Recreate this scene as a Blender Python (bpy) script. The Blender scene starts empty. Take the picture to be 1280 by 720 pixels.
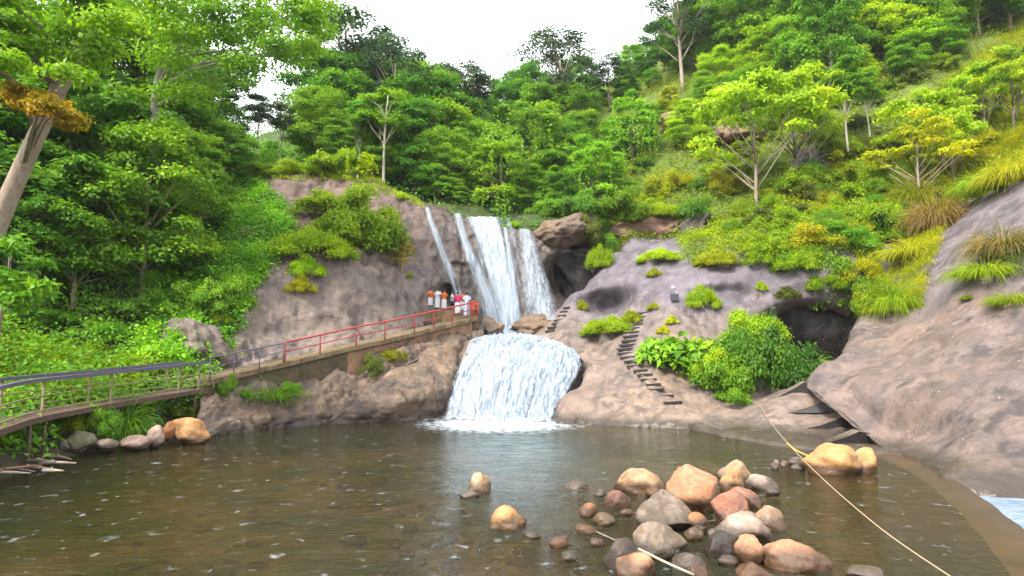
import bpy, bmesh, math, random
import numpy as np
from mathutils import Vector, Matrix, noise, Euler
from mathutils.bvhtree import BVHTree

R = math.radians
random.seed(7)
rng = np.random.default_rng(7)
sc = bpy.context.scene
col = sc.collection

# ------------------------------------------------------------------ camera
CAM_Z, FOC, PITCH = 3.7, 800.0, math.atan(80 / 800.0)
FWD = Vector((0, math.cos(PITCH), math.sin(PITCH)))
UP = Vector((0, -math.sin(PITCH), math.cos(PITCH)))
CAM = Vector((0, 0, CAM_Z))
cd = bpy.data.cameras.new('camera')
cam = bpy.data.objects.new('camera', cd)
col.objects.link(cam)
cam.location = CAM
cam.rotation_euler = (math.pi / 2 + PITCH, 0, 0)
cd.sensor_width = 36
cd.lens = 36 * FOC / 1280
cd.clip_start, cd.clip_end = 0.1, 6000
sc.camera = cam


def ray(px, py):
    return FWD + Vector((1, 0, 0)) * ((px - 640) / FOC) + UP * ((360 - py) / FOC)


def at(px, py, Y=None, z=None):
    d = ray(px, py)
    if Y is not None:
        return CAM + d * (Y / d.y)
    z = 0.0 if z is None else z
    return CAM + d * ((z - CAM_Z) / d.z)


def proj(P):
    P = np.asarray(P, float).reshape(-1, 3) - np.array(CAM)
    f = P @ np.array(FWD)
    f = np.where(np.abs(f) < 1e-6, 1e-6, f)
    return 640 + FOC * P[:, 0] / f, 360 - FOC * (P @ np.array(UP)) / f


def in_poly(px, py, poly):
    inside = np.zeros(len(px), bool)
    n = len(poly)
    for i in range(n):
        x0, y0 = poly[i]
        x1, y1 = poly[(i + 1) % n]
        c = ((y0 > py) != (y1 > py)) & (px < (x1 - x0) * (py - y0) / (y1 - y0 + 1e-9) + x0)
        inside ^= c
    return inside


# ------------------------------------------------------------------ materials
class NT:
    def __init__(s, name):
        s.m = bpy.data.materials.new(name)
        s.m.use_nodes = True
        s.t = s.m.node_tree
        s.t.nodes.clear()
        s.out = s.t.nodes.new('ShaderNodeOutputMaterial')

    def n(s, typ, ins=None, **kw):
        nd = s.t.nodes.new(typ)
        for k, v in kw.items():
            setattr(nd, k, v)
        for k, v in (ins or {}).items():
            s.set(nd, k, v)
        return nd

    def set(s, nd, k, v):
        sock = nd.inputs[k]
        if isinstance(v, bpy.types.NodeSocket):
            s.t.links.new(v, sock)
        elif isinstance(v, bpy.types.Node):
            s.t.links.new(v.outputs[0], sock)
        else:
            if isinstance(v, tuple) and len(v) == 3 and sock.type == 'RGBA':
                v = v + (1,)
            sock.default_value = v

    def ramp(s, fac, stops, interp='LINEAR'):
        nd = s.n('ShaderNodeValToRGB', {0: fac})
        nd.color_ramp.interpolation = interp
        e = nd.color_ramp.elements
        while len(e) < len(stops):
            e.new(0.5)
        for el, (p, c) in zip(e, stops):
            el.position = p
            el.color = (c, c, c, 1) if not isinstance(c, tuple) else c + (1,)
        return nd.outputs[0]

    def mix(s, fac, a, b, mode='MIX'):
        nd = s.n('ShaderNodeMix', data_type='RGBA', blend_type=mode)
        s.set(nd, 0, fac)
        s.set(nd, 6, a)
        s.set(nd, 7, b)
        return nd.outputs[2]

    def math(s, op, a, b=0.5, clamp=False):
        nd = s.n('ShaderNodeMath', operation=op, use_clamp=clamp)
        s.set(nd, 0, a)
        s.set(nd, 1, b)
        return nd.outputs[0]

    def noise(s, vec, scale, detail=4, rough=0.55, dist=0.0):
        nd = s.n('ShaderNodeTexNoise', {'Vector': vec, 'Scale': scale, 'Detail': detail, 'Roughness': rough, 'Distortion': dist})
        return nd.outputs[0]

    def mapping(s, vec, scale=(1, 1, 1), rot=(0, 0, 0), loc=(0, 0, 0)):
        nd = s.n('ShaderNodeMapping', {'Vector': vec, 'Scale': scale, 'Rotation': rot, 'Location': loc})
        return nd.outputs[0]

    def bump(s, h, strength, dist, nrm=None):
        nd = s.n('ShaderNodeBump', {'Height': h, 'Strength': strength, 'Distance': dist})
        if nrm is not None:
            s.set(nd, 'Normal', nrm)
        return nd.outputs[0]

    def done(s, shader):
        s.t.links.new(shader.outputs[0] if isinstance(shader, bpy.types.Node) else shader, s.out.inputs[0])
        return s.m


def geo_pos(t):
    return t.n('ShaderNodeNewGeometry').outputs['Position']


def rock_mat(name, ca, cb, cc, stain=0.5, crack=0.35, wet_z=0.35, stain_col=(0.05, 0.042, 0.04), sc_=1.0, local=False, zone=None, wetx=None, bumpk=0.7, midk=0.9):
    t = NT(name)
    pos = t.n('ShaderNodeTexCoord').outputs['Object'] if local else geo_pos(t)
    big = t.noise(pos, 0.22 * sc_, 5, 0.6, 0.6)
    mid = t.noise(pos, 1.1 * sc_, 6, 0.65, 0.3)
    fine = t.noise(pos, 6 * sc_, 6, 0.68)
    c = t.mix(t.ramp(big, [(0.36, 0.0), (0.62, 1.0)]), ca, cb)
    c = t.mix(t.ramp(mid, [(0.42, 0.0), (0.68, midk)]), c, cc)
    if zone:
        zz = t.n('ShaderNodeSeparateXYZ', {0: pos}).outputs[2]
        zz = t.math('ADD', zz, t.math('MULTIPLY', t.math('SUBTRACT', big, 0.5), 6.0))
        c = t.mix(t.math('MULTIPLY', t.ramp(t.math('DIVIDE', zz, zone[1]), [(zone[0] / zone[1], 0.0), (1.0, 1.0)]), 0.8), c, zone[2])
    c = t.mix(0.6, c, t.ramp(t.noise(pos, 0.55 * sc_, 4, 0.6, 1.0), [(0.32, 0.45), (0.5, 1.0), (0.68, 1.45)]), 'MULTIPLY')
    c = t.mix(0.5, c, t.ramp(fine, [(0.28, 0.5), (0.5, 0.97), (0.72, 1.3)]), 'MULTIPLY')
    # mineral and algae streaks running down the face
    st = t.noise(t.mapping(pos, (1.6 * sc_, 1.6 * sc_, 0.12 * sc_)), 1.0, 5, 0.6, 0.25)
    stf = t.math('MULTIPLY', t.ramp(st, [(0.46, 0.0), (0.60, 1.0)]), stain)
    stf = t.math('MULTIPLY', stf, t.ramp(t.noise(pos, 0.35 * sc_, 3), [(0.38, 0.1), (0.6, 1.0)]))
    c = t.mix(stf, c, stain_col)
    # pale lichen speckles
    vo = t.n('ShaderNodeTexVoronoi', {'Vector': pos, 'Scale': 3.2 * sc_})
    sp = t.math('MULTIPLY', t.ramp(vo.outputs['Distance'], [(0.05, 1.0), (0.14, 0.0)]), t.ramp(mid, [(0.45, 0), (0.55, 0.6)]))
    c = t.mix(sp, c, (0.5, 0.47, 0.44))
    vc = t.n('ShaderNodeTexVoronoi', {'Vector': t.mapping(t.n('ShaderNodeVectorMath', {0: pos, 1: t.n('ShaderNodeTexNoise', {'Vector': pos, 'Scale': 0.8 * sc_, 'Detail': 4.0}).outputs['Color']}, operation='ADD').outputs[0], (0.35 * sc_, 0.35 * sc_, 0.7 * sc_)), 'Scale': 1.0}, feature='DISTANCE_TO_EDGE')
    cr = t.ramp(vc.outputs['Distance'], [(0.0, 1.0), (0.022, 0.0)])
    cr = t.math('MULTIPLY', cr, t.math('MULTIPLY', t.ramp(t.noise(pos, 0.5 * sc_, 2), [(0.48, 0.0), (0.56, 1.0)]), min(1.0, crack * 2)))
    c = t.mix(t.math('MULTIPLY', cr, crack), c, (0.03, 0.026, 0.025))
    vp = t.n('ShaderNodeTexVoronoi', {'Vector': t.mapping(pos, (1.0, 1.0, 1.7)), 'Scale': 1.9 * sc_})
    pit = t.math('MULTIPLY', t.ramp(vp.outputs['Distance'], [(0.07, 1.0), (0.16, 0.0)]), t.ramp(t.noise(pos, 0.7 * sc_, 3), [(0.5, 0.0), (0.6, 0.75)]))
    c = t.mix(pit, c, (0.04, 0.032, 0.028))
    rough = t.ramp(mid, [(0.3, 0.5), (0.7, 0.8)])
    if wet_z is not None:
        z = t.n('ShaderNodeSeparateXYZ', {0: geo_pos(t)}).outputs[2]
        wz = t.math('ADD', z, t.math('MULTIPLY', t.noise(pos, 1.4, 3), -0.4))
        w = t.ramp(wz, [(0.0, 1.0), (max(0.02, wet_z), 0.0)])
        c = t.mix(t.math('MULTIPLY', w, 0.8), c, (0.035, 0.027, 0.020))
        rough = t.mix(w, rough, (0.25, 0.25, 0.25))
    if wetx:
        xx = t.n('ShaderNodeSeparateXYZ', {0: pos}).outputs[0]
        xx = t.math('ADD', xx, t.math('MULTIPLY', t.math('SUBTRACT', mid, 0.5), 3.0))
        xx = t.math('DIVIDE', t.math('SUBTRACT', xx, wetx[0]), wetx[1] - wetx[0])
        w2 = t.ramp(xx, [(0.0, 0.0), (0.22, 1.0), (0.9, 1.0), (1.0, 0.3)])
        c = t.mix(t.math('MULTIPLY', w2, 0.62), c, (0.045, 0.036, 0.032))
        rough = t.mix(w2, rough, (0.22, 0.22, 0.22))
    h = t.math('ADD', t.math('MULTIPLY', mid, 0.6), t.math('MULTIPLY', fine, 0.25))
    h = t.math('SUBTRACT', h, t.math('MULTIPLY', cr, 0.25))
    b = t.bump(h, bumpk, 0.30 / sc_)
    p = t.n('ShaderNodeBsdfPrincipled', {'Base Color': c, 'Roughness': rough, 'Normal': b, 'Specular IOR Level': 0.35})
    return t.done(p)


def leaf_mat(name, tr=0.42, sat=1.0):
    t = NT(name)
    oc = t.n('ShaderNodeObjectInfo')
    at_ = t.n('ShaderNodeAttribute', attribute_name='rnd')
    v = t.ramp(at_.outputs['Fac'], [(0.0, (0.5, 0.58, 0.6)), (0.5, (1.0, 1.0, 1.0)), (0.9, (1.5, 1.25, 0.9)), (1.0, (1.8, 1.35, 0.8))])
    c = t.mix(1.0, oc.outputs['Color'], v, 'MULTIPLY')
    p = t.n('ShaderNodeBsdfPrincipled', {'Base Color': c, 'Roughness': 0.5, 'Specular IOR Level': 0.25})
    c2 = t.mix(1.0, c, (1.3, 1.25, 0.6), 'MULTIPLY')
    tl = t.n('ShaderNodeBsdfTranslucent', {'Color': c2})
    return t.done(t.n('ShaderNodeMixShader', {0: tr, 1: p, 2: tl}))


def simple_mat(name, c, rough=0.6, var=0.35, scale=6.0, c2=None, metal=0.0, bump=0.3):
    t = NT(name)
    pos = t.n('ShaderNodeTexCoord').outputs['Object']
    nz = t.noise(pos, scale, 6, 0.65)
    c2 = c2 or tuple(x * (1 - var) for x in c)
    cc = t.mix(t.ramp(nz, [(0.35, 0.0), (0.65, 1.0)]), c, c2)
    b = t.bump(t.noise(pos, scale * 4, 5), bump, 0.02)
    return t.done(t.n('ShaderNodeBsdfPrincipled', {'Base Color': cc, 'Roughness': rough, 'Metallic': metal, 'Normal': b}))


def bark_mat(name, ca, cb):
    t = NT(name)
    pos = t.n('ShaderNodeTexCoord').outputs['Object']
    nz = t.noise(t.mapping(pos, (5, 5, 1.0)), 1.5, 6, 0.7)
    n2 = t.noise(pos, 1.2, 3)
    c = t.mix(t.ramp(nz, [(0.35, 0.0), (0.65, 1.0)]), ca, cb)
    c = t.mix(t.ramp(n2, [(0.5, 0.0), (0.62, 0.6)]), c, (0.28, 0.27, 0.23))
    return t.done(t.n('ShaderNodeBsdfPrincipled', {'Base Color': c, 'Roughness': 0.85, 'Normal': t.bump(nz, 0.6, 0.05)}))


def fall_mat(name, su=26.0, sv=2.2, lo=0.40, hi=0.60, edge=0.12, soft=1.0, base=(0.58, 0.64, 0.71)):
    t = NT(name)
    uv = t.n('ShaderNodeUVMap').outputs[0]
    n1 = t.noise(t.mapping(uv, (su, sv, 1)), 1.0, 5, 0.65, 0.35)
    n2 = t.noise(t.mapping(uv, (su * 3.6, sv * 4.5, 1), loc=(3, 7, 0)), 1.0, 6, 0.75, 0.9)
    n3 = t.noise(t.mapping(uv, (su * 0.25, sv * 0.8, 1), loc=(1, 2, 0)), 1.0, 3, 0.5)
    h = t.math('ADD', t.math('MULTIPLY', n1, 0.5), t.math('MULTIPLY', n2, 0.28))
    h = t.math('ADD', h, t.math('MULTIPLY', n3, 0.22))
    a = t.ramp(h, [(lo, 0.0), (hi, 1.0)])
    s = t.n('ShaderNodeSeparateXYZ', {0: uv})
    u, v = s.outputs[0], s.outputs[1]
    e = t.math('MULTIPLY', t.ramp(u, [(0.0, 0.0), (edge, 1.0), (1 - edge, 1.0), (1.0, 0.0)]), 1.0)
    ee = t.math('ADD', e, t.math('MULTIPLY', t.math('SUBTRACT', n2, 0.5), 1.6))
    ee = t.ramp(ee, [(0.1, 0.0), (0.95, 1.0)])
    a = t.math('MULTIPLY', a, ee)
    c = t.mix(t.ramp(n2, [(0.38, 0.0), (0.6, 1.0)]), (0.27, 0.35, 0.44), base)
    b = t.bump(h, 0.6, 0.25)
    d = t.n('ShaderNodeBsdfPrincipled', {'Base Color': c, 'Roughness': 0.55, 'Normal': b})
    tl = t.n('ShaderNodeBsdfTranslucent', {'Color': base})
    m = t.n('ShaderNodeMixShader', {0: 0.3, 1: d, 2: tl})
    tr = t.n('ShaderNodeBsdfTransparent')
    return t.done(t.n('ShaderNodeMixShader', {0: a, 1: tr, 2: m}))


M = {}
M['rock_dome'] = rock_mat('rock_dome', (0.175, 0.135, 0.112), (0.105, 0.086, 0.082), (0.235, 0.182, 0.148), stain=1.0, crack=0.3, zone=(9.0, 13.0, (0.145, 0.094, 0.078)), wetx=(-8.6, 7.0))
M['rock_low'] = rock_mat('rock_low', (0.165, 0.106, 0.066), (0.085, 0.066, 0.058), (0.235, 0.168, 0.112), stain=0.8, crack=0.5)
M['rock_slope'] = rock_mat('rock_slope', (0.205, 0.150, 0.114), (0.150, 0.118, 0.104), (0.235, 0.172, 0.125), stain=0.7, crack=0.12, zone=(4.2, 7.5, (0.125, 0.112, 0.140)), bumpk=0.4, midk=0.5)
M['rock_right'] = rock_mat('rock_right', (0.165, 0.116, 0.092), (0.115, 0.090, 0.085), (0.200, 0.146, 0.112), stain=0.9, crack=0.08, zone=(4.0, 8.5, (0.122, 0.104, 0.122)), bumpk=0.3, midk=0.45)
M['rock_dark'] = rock_mat('rock_dark', (0.05, 0.041, 0.037), (0.025, 0.023, 0.023), (0.08, 0.064, 0.055), stain=0.5, crack=0.5)
M['rock_shade_black'] = rock_mat('rock_shade_black', (0.008, 0.007, 0.006), (0.005, 0.004, 0.004), (0.012, 0.010, 0.009), stain=0.5, crack=0.3, wet_z=None)  # near-black colour paints in the darkness of hollow and cave
M['rock_red'] = rock_mat('rock_red', (0.225, 0.110, 0.072), (0.18, 0.10, 0.075), (0.20, 0.135, 0.105), stain=0.5, crack=0.3, wet_z=None)
M['soil'] = simple_mat('soil', (0.045, 0.030, 0.016), 0.95, 0.5, 1.2, (0.022, 0.024, 0.008))
M['soil_green'] = simple_mat('soil_green', (0.055, 0.085, 0.016), 0.95, 0.5, 0.9, (0.035, 0.045, 0.014))
M['soil_sunny'] = simple_mat('soil_sunny', (0.12, 0.17, 0.02), 0.95, 0.5, 0.5, (0.07, 0.10, 0.02))
M['leaf'] = leaf_mat('leaf')
M['bark_brown'] = bark_mat('bark_brown', (0.20, 0.14, 0.10), (0.34, 0.27, 0.21))
M['bark_pale'] = bark_mat('bark_pale', (0.42, 0.38, 0.30), (0.30, 0.27, 0.2))
M['bark_dark'] = bark_mat('bark_dark', (0.09, 0.065, 0.045), (0.16, 0.12, 0.09))

# ------------------------------------------------------------------ mesh helpers


def link(name, me, mat=None, parent=None):
    o = bpy.data.objects.new(name, me)
    col.objects.link(o)
    if mat is not None and me is not None and not me.materials:
        me.materials.append(mat)
    if parent is not None:
        o.parent = parent
    return o


def tag(o, label=None, cat=None, group=None, kind=None):
    for k, v in (('label', label), ('category', cat), ('group', group), ('kind', kind)):
        if v:
            o[k] = v
    return o


def empty(name, loc, rz=0):
    o = bpy.data.objects.new(name, None)
    o.empty_display_size = 0.2
    col.objects.link(o)
    o.location = loc
    o.rotation_euler = (0, 0, rz)
    return o


def mesh_np(name, V, F, rnd=None, smooth=False, uv=None):
    """V (n,3), F (m,4) or (m,3)."""
    V = np.ascontiguousarray(V, np.float32)
    F = np.ascontiguousarray(F, np.int32)
    me = bpy.data.meshes.new(name)
    k = F.shape[1]
    me.vertices.add(len(V))
    me.vertices.foreach_set('co', V.ravel())
    me.loops.add(F.size)
    me.loops.foreach_set('vertex_index', F.ravel())
    me.polygons.add(len(F))
    me.polygons.foreach_set('loop_start', np.arange(0, F.size, k, dtype=np.int32))
    me.polygons.foreach_set('loop_total', np.full(len(F), k, np.int32))
    if smooth:
        me.polygons.foreach_set('use_smooth', np.ones(len(F), bool))
    if rnd is not None:
        a = me.attributes.new('rnd', 'FLOAT', 'POINT')
        a.data.foreach_set('value', np.ascontiguousarray(rnd, np.float32))
    if uv is not None:
        l = me.uv_layers.new(name='UVMap')
        l.data.foreach_set('uv', np.ascontiguousarray(uv[F.ravel()], np.float32).ravel())
    me.update(calc_edges=True)
    me.validate()
    return me


class MB:
    """collects tubes, boxes, prisms for one mesh"""

    def __init__(s):
        s.v, s.f = [], []

    def add(s, v, f):
        b = len(s.v)
        s.v += [tuple(x) for x in v]
        s.f += [tuple(i + b for i in q) for q in f]

    def tube(s, pts, radii, seg=8, cap=True, flat=1.0):
        pts = [Vector(p) for p in pts]
        if not isinstance(radii, (list, tuple)):
            radii = [radii] * len(pts)
        vs, fs = [], []
        a = None
        for i, p in enumerate(pts):
            d = (pts[min(i + 1, len(pts) - 1)] - pts[max(i - 1, 0)]).normalized()
            if a is None:
                a = d.orthogonal().normalized() if abs(d.z) > 0.9 else Vector((0, 0, 1)).cross(d).normalized()
            a = (a - d * a.dot(d)).normalized()
            b = d.cross(a)
            for k in range(seg):
                t = 2 * math.pi * k / seg
                vs.append(p + a * (math.cos(t) * radii[i]) + b * (math.sin(t) * radii[i] * flat))
        for i in range(len(pts) - 1):
            for k in range(seg):
                k2 = (k + 1) % seg
                fs.append((i * seg + k, i * seg + k2, (i + 1) * seg + k2, (i + 1) * seg + k))
        if cap:
            fs.append(tuple(range(seg - 1, -1, -1)))
            fs.append(tuple(range((len(pts) - 1) * seg, len(pts) * seg)))
        s.add(vs, fs)
        return s

    def box(s, c, sx, sy, sz, rot=None):
        c = Vector(c)
        m = rot or Matrix.Identity(3)
        vs = [c + m @ Vector((x * sx / 2, y * sy / 2, z * sz / 2)) for x in (-1, 1) for y in (-1, 1) for z in (-1, 1)]
        s.add(vs, [(0, 1, 3, 2), (4, 6, 7, 5), (0, 4, 5, 1), (2, 3, 7, 6), (0, 2, 6, 4), (1, 5, 7, 3)])
        return s

    def build(s, name, mat, parent=None, smooth=False, bevel=0.0, inv=None):
        me = bpy.data.meshes.new(name)
        vs = s.v if inv is None else [tuple(inv @ Vector(v)) for v in s.v]
        me.from_pydata(vs, [], s.f)
        if bevel:
            bm = bmesh.new()
            bm.from_mesh(me)
            bmesh.ops.bevel(bm, geom=bm.edges[:], offset=bevel, segments=2, affect='EDGES', clamp_overlap=True)
            bm.to_mesh(me)
            bm.free()
        if smooth:
            for p in me.polygons:
                p.use_smooth = True
        me.update()
        return link(name, me, mat, parent)


def cr(P, n):
    """Catmull-Rom resample of P (k,...) along axis 0 into n samples."""
    P = np.asarray(P, float)
    k = len(P)
    t = np.linspace(0, k - 1, n)
    i = np.clip(t.astype(int), 0, k - 2)
    u = (t - i).reshape((-1,) + (1,) * (P.ndim - 1))
    Pe = np.concatenate([(2 * P[0] - P[1])[None], P, (2 * P[-1] - P[-2])[None]])
    p0, p1, p2, p3 = Pe[i], Pe[i + 1], Pe[i + 2], Pe[i + 3]
    # tension softened a little to avoid overshoot
    m1, m2 = (p2 - p0) * 0.45, (p3 - p1) * 0.45
    u2, u3 = u * u, u * u * u
    return (2 * u3 - 3 * u2 + 1) * p1 + (u3 - 2 * u2 + u) * m1 + (-2 * u3 + 3 * u2) * p2 + (u3 - u2) * m2


def pt(p):
    if isinstance(p, Vector):
        return tuple(p)
    if len(p) == 2:
        return tuple(at(p[0], p[1]))
    return tuple(at(p[0], p[1], p[2]))


def grid_faces(nu, nv):
    i = np.arange(nv - 1)[:, None] * nu + np.arange(nu - 1)[None]
    i = i.ravel()
    return np.stack([i, i + 1, i + nu + 1, i + nu], 1)


def grid_normals(G):
    du = np.gradient(G, axis=1)
    dv = np.gradient(G, axis=0)
    N = np.cross(du, dv)
    N /= np.linalg.norm(N, axis=2, keepdims=True) + 1e-9
    return N


TERR = []     # (verts, faces) for ray casts
SURF = {}


def loft(name, rows, nu, nv, amp, freq, mat, seed=0, dents=(), wrapL=None, wrapR=None, down=None, back=None, octaves=6, ridge=0.0, key=None, rough=1.0, rills=0.0):
    P = np.array([[pt(p) for p in r] for r in rows])
    if wrapL is not None:
        P = np.concatenate([P[:, :1] + np.array(wrapL), P], 1)
    if wrapR is not None:
        P = np.concatenate([P, P[:, -1:] + np.array(wrapR)], 1)
    if down is not None:
        P = np.concatenate([P[:1] + np.array(down), P], 0)
    if back is not None:
        P = np.concatenate([P, P[-1:] + np.array(back)], 0)
    G = cr(P, nv)
    G = np.swapaxes(cr(np.swapaxes(G, 0, 1), nu), 0, 1)
    N = grid_normals(G)
    sgn = np.sign(np.median(np.einsum('ijk,ijk->ij', N, np.array(CAM) - G)))
    N *= sgn
    off = Vector((seed * 13.7, seed * 7.1, seed * 3.3))
    for j in range(nv):
        for i in range(nu):
            p = Vector(G[j, i])
            q = p * freq + off
            d = noise.fractal(q, rough, 2.0, octaves) * amp
            if rills:
                d -= rills * max(0.0, noise.noise(Vector((p.x * 1.3, p.y * 0.5, p.z * 0.22)) + off)) ** 2
            if ridge:
                d -= ridge * max(0.0, 0.25 - abs(noise.noise(q * 1.7 + off))) * 4 * 0.25
            G[j, i] += N[j, i] * d
    for (c, r, depth, dirv) in dents:
        c = np.array(pt(c))
        dirv = np.array(dirv, float)
        dirv /= np.linalg.norm(dirv)
        rr = np.array(r if isinstance(r, (tuple, list)) else (r, r, r), float)
        d = np.sqrt((((G - c) / rr) ** 2).sum(2))
        w = np.clip(1.25 * (1 - d), 0, 1)
        w = w * w * (3 - 2 * w)
        G += dirv * depth * w[..., None]
    V = G.reshape(-1, 3)
    F = grid_faces(nu, nv)
    if sgn < 0:
        F = F[:, ::-1]
    me = mesh_np(name, V, F, smooth=True)
    o = link(name, me, mat)
    tag(o, kind='structure')
    TERR.append((V, F))
    SURF[key or name] = (V, F)
    return o


# ------------------------------------------------------------------ terrain and rock masses
gnd = MB()
gnd.add([(-3000, -1500, -2.6), (3000, -1500, -2.6), (3000, 4500, -2.6), (-3000, 4500, -2.6)], [(0, 1, 2, 3)])
tag(gnd.build('ground', M['soil']), kind='structure')

# left bank and hillside
loft('hillside', [
    [(-420, 720), (-150, 636), (0, 592), (80, 571), (190, 552), (240, 549), (258, 547)],
    [(-420, 640, 13.5), (-150, 580, 18), (0, 553, 22.2), (80, 545, 24.6), (190, 535, 28), (240, 527, 29.7), (258, 522, 31)],
    [(-420, 560, 16), (-150, 520, 21), (0, 490, 26.5), (80, 482, 29), (190, 470, 32), (240, 462, 34), (270, 455, 37)],
    [(-420, 420, 21), (-150, 410, 27), (0, 405, 32), (80, 405, 35), (190, 392, 37), (250, 385, 39), (310, 375, 42)],
    [(-420, 230, 29), (-150, 270, 34), (0, 300, 39), (80, 300, 41), (190, 292, 44), (260, 285, 47), (330, 290, 49)],
    [(-420, 60, 42), (-150, 150, 46), (0, 200, 49), (80, 205, 51), (190, 210, 53), (265, 214, 55), (340, 220, 57)],
    [(-420, -60, 70), (-150, 70, 68), (0, 140, 68), (80, 160, 68), (190, 180, 70), (270, 200, 72), (350, 206, 74)],
], 120, 120, 0.8, 0.25, M['soil'], 1, key='bank', down=(0, -0.6, -2.0), back=(0, 40, 4))

# rock below the walkway
loft('lower_rock', [
    [(240, 550), (330, 537), (405, 530), (470, 527), (545, 522), (620, 520)],
    [(245, 528, 28.5), (330, 508, 32), (405, 500, 34.6), (470, 493, 36.3), (540, 483, 38.6), (610, 470, 40.5)],
    [(250, 505, 29.6), (330, 492, 33), (405, 472, 36), (480, 455, 38.2), (545, 442, 41), (605, 428, 43.6)],
    [(252, 490, 31), (330, 474, 34.4), (405, 455, 37.2), (480, 436, 39.8), (545, 418, 42.8), (605, 408, 46)],
    [(255, 478, 36), (330, 465, 38), (405, 448, 41), (480, 430, 44), (545, 412, 47), (605, 405, 49)],
], 150, 90, 0.5, 0.55, M['rock_low'], 2, down=(0, -0.5, -2.0), ridge=0.5, rough=0.7)
loft('slab_rock', [
    [(404, 531), (450, 528), (500, 526), (545, 522), (566, 519)],
    [(436, 508, 34.1), (465, 503, 34.6), (505, 497, 35.2), (545, 488, 36.6), (566, 482, 38)],
    [(470, 478, 35.8), (495, 468, 36.6), (525, 458, 37.8), (553, 448, 39.6), (570, 442, 41)],
    [(518, 447, 38.8), (535, 441, 39.8), (550, 435, 40.8), (566, 428, 42), (582, 424, 43.5)],
    [(540, 436, 41.5), (552, 432, 42), (562, 429, 42.8), (575, 424, 43.8), (590, 420, 45)],
], 90, 90, 0.28, 0.6, M['rock_low'], 3, rough=0.75, down=(0, -0.5, -2.0), wrapL=(0.3, 1.6, -0.3), wrapR=(0.6, 2.5, -1.0))

# dome behind the walkway and the cliff of the falls
loft('cliff_rock', [
    [(180, 500, 32), (300, 462, 35.5), (360, 450, 38), (440, 434, 40.5), (520, 417, 44), (560, 412, 47), (600, 414, 49.3), (650, 418, 49.6), (700, 420, 50), (760, 420, 50.5)],
    [(190, 470, 33), (300, 440, 36.6), (360, 425, 39), (440, 405, 41.7), (520, 391, 45.5), (560, 385, 48.5), (600, 395, 50), (650, 398, 50.3), (700, 395, 50.6), (760, 395, 51)],
    [(220, 420, 35.5), (295, 390, 38), (345, 352, 41), (430, 338, 43.5), (505, 338, 48), (555, 345, 50.5), (600, 350, 51.2), (650, 352, 51.6), (700, 350, 52.2), (760, 350, 53)],
    [(250, 330, 43), (310, 312, 44), (370, 296, 46.5), (440, 288, 49), (500, 292, 50.8), (550, 300, 51.8), (600, 310, 52.2), (650, 315, 52.5), (700, 320, 53), (760, 320, 54)],
    [(262, 222, 53), (330, 230, 53), (400, 232, 53.2), (460, 238, 53.2), (510, 256, 53.2), (550, 268, 53.4), (600, 279, 53.5), (650, 289, 53.7), (695, 292, 54.5), (760, 290, 56)],
    [(262, 208, 55.5), (330, 216, 55.5), (400, 222, 55.5), (460, 229, 55.5), (510, 249, 55.5), (550, 263, 55.5), (600, 276, 55.5), (650, 287, 55.5), (695, 290, 56.5), (760, 288, 58)],
    [(262, 210, 63), (330, 217, 63), (400, 224, 63), (460, 232, 63), (510, 252, 62), (550, 267, 61), (600, 281, 60), (650, 292, 60), (695, 295, 62), (760, 292, 64)],
], 230, 150, 0.6, 0.28, M['rock_dome'], 4, ridge=0.35, rough=0.72, rills=1.1, down=(0, -1.5, -3), dents=[
    ((555, 368, 48.8), (0.95, 2.2, 1.35), 3.0, (0.25, 1, 0.05)),
    ((712, 352, 52), (2.6, 3, 3.6), 7.0, (0.25, 1, 0)),
    ((571, 332, 51.0), (1.3, 2.0, 0.35), 0.3, (0, 1, 0.3))])

# slope right of the falls
loft('slope_rock', [
    [(686, 530), (740, 531), (800, 533), (862, 536), (930, 540), (1010, 540)],
    [(700, 505, 35.8), (745, 502, 35.2), (800, 502, 34.4), (860, 507, 33.5), (915, 507, 34), (1000, 495, 36)],
    [(733, 457, 39.3), (760, 462, 38), (800, 470, 36.6), (850, 477, 35.9), (905, 472, 36.8), (990, 460, 38.5)],
    [(668, 425, 46), (740, 422, 43.5), (790, 423, 41), (840, 432, 39.2), (900, 432, 40), (1010, 430, 42)],
    [(678, 403, 48.4), (735, 388, 47), (790, 387, 44.5), (840, 388, 42.2), (900, 392, 42), (1030, 395, 43.5)],
    [(722, 365, 50.4), (770, 347, 49), (810, 342, 46.8), (850, 347, 44.8), (915, 347, 43.8), (1060, 350, 43)],
    [(765, 320, 53.5), (795, 309, 52.5), (830, 310, 50), (885, 313, 47), (955, 308, 45.4), (1075, 305, 44)],
    [(785, 300, 56), (830, 294, 55), (865, 291, 53), (905, 288, 50.5), (965, 280, 48.5), (1090, 275, 47.5)],
    [(790, 298, 59), (830, 290, 58), (870, 286, 57), (910, 282, 55), (970, 272, 53), (1100, 262, 52)],
], 200, 170, 0.5, 0.3, M['rock_slope'], 5, rough=0.95, rills=0.35, down=(0, -0.5, -2.0), wrapL=(0.6, 3.0, -2.0), wrapR=(7, 2.0, 0), ridge=0.2, dents=[
    ((755, 372, 46.6), (3.0, 3.0, 1.5), 2.6, (0.3, 1, -0.25)),
    ((1018, 424, 42.5), (4.6, 4, 2.9), 9.0, (0.35, 1, 0)),
    ((905, 372, 43), (3.2, 3, 1.2), 0.9, (0, 1, 0))])

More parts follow.
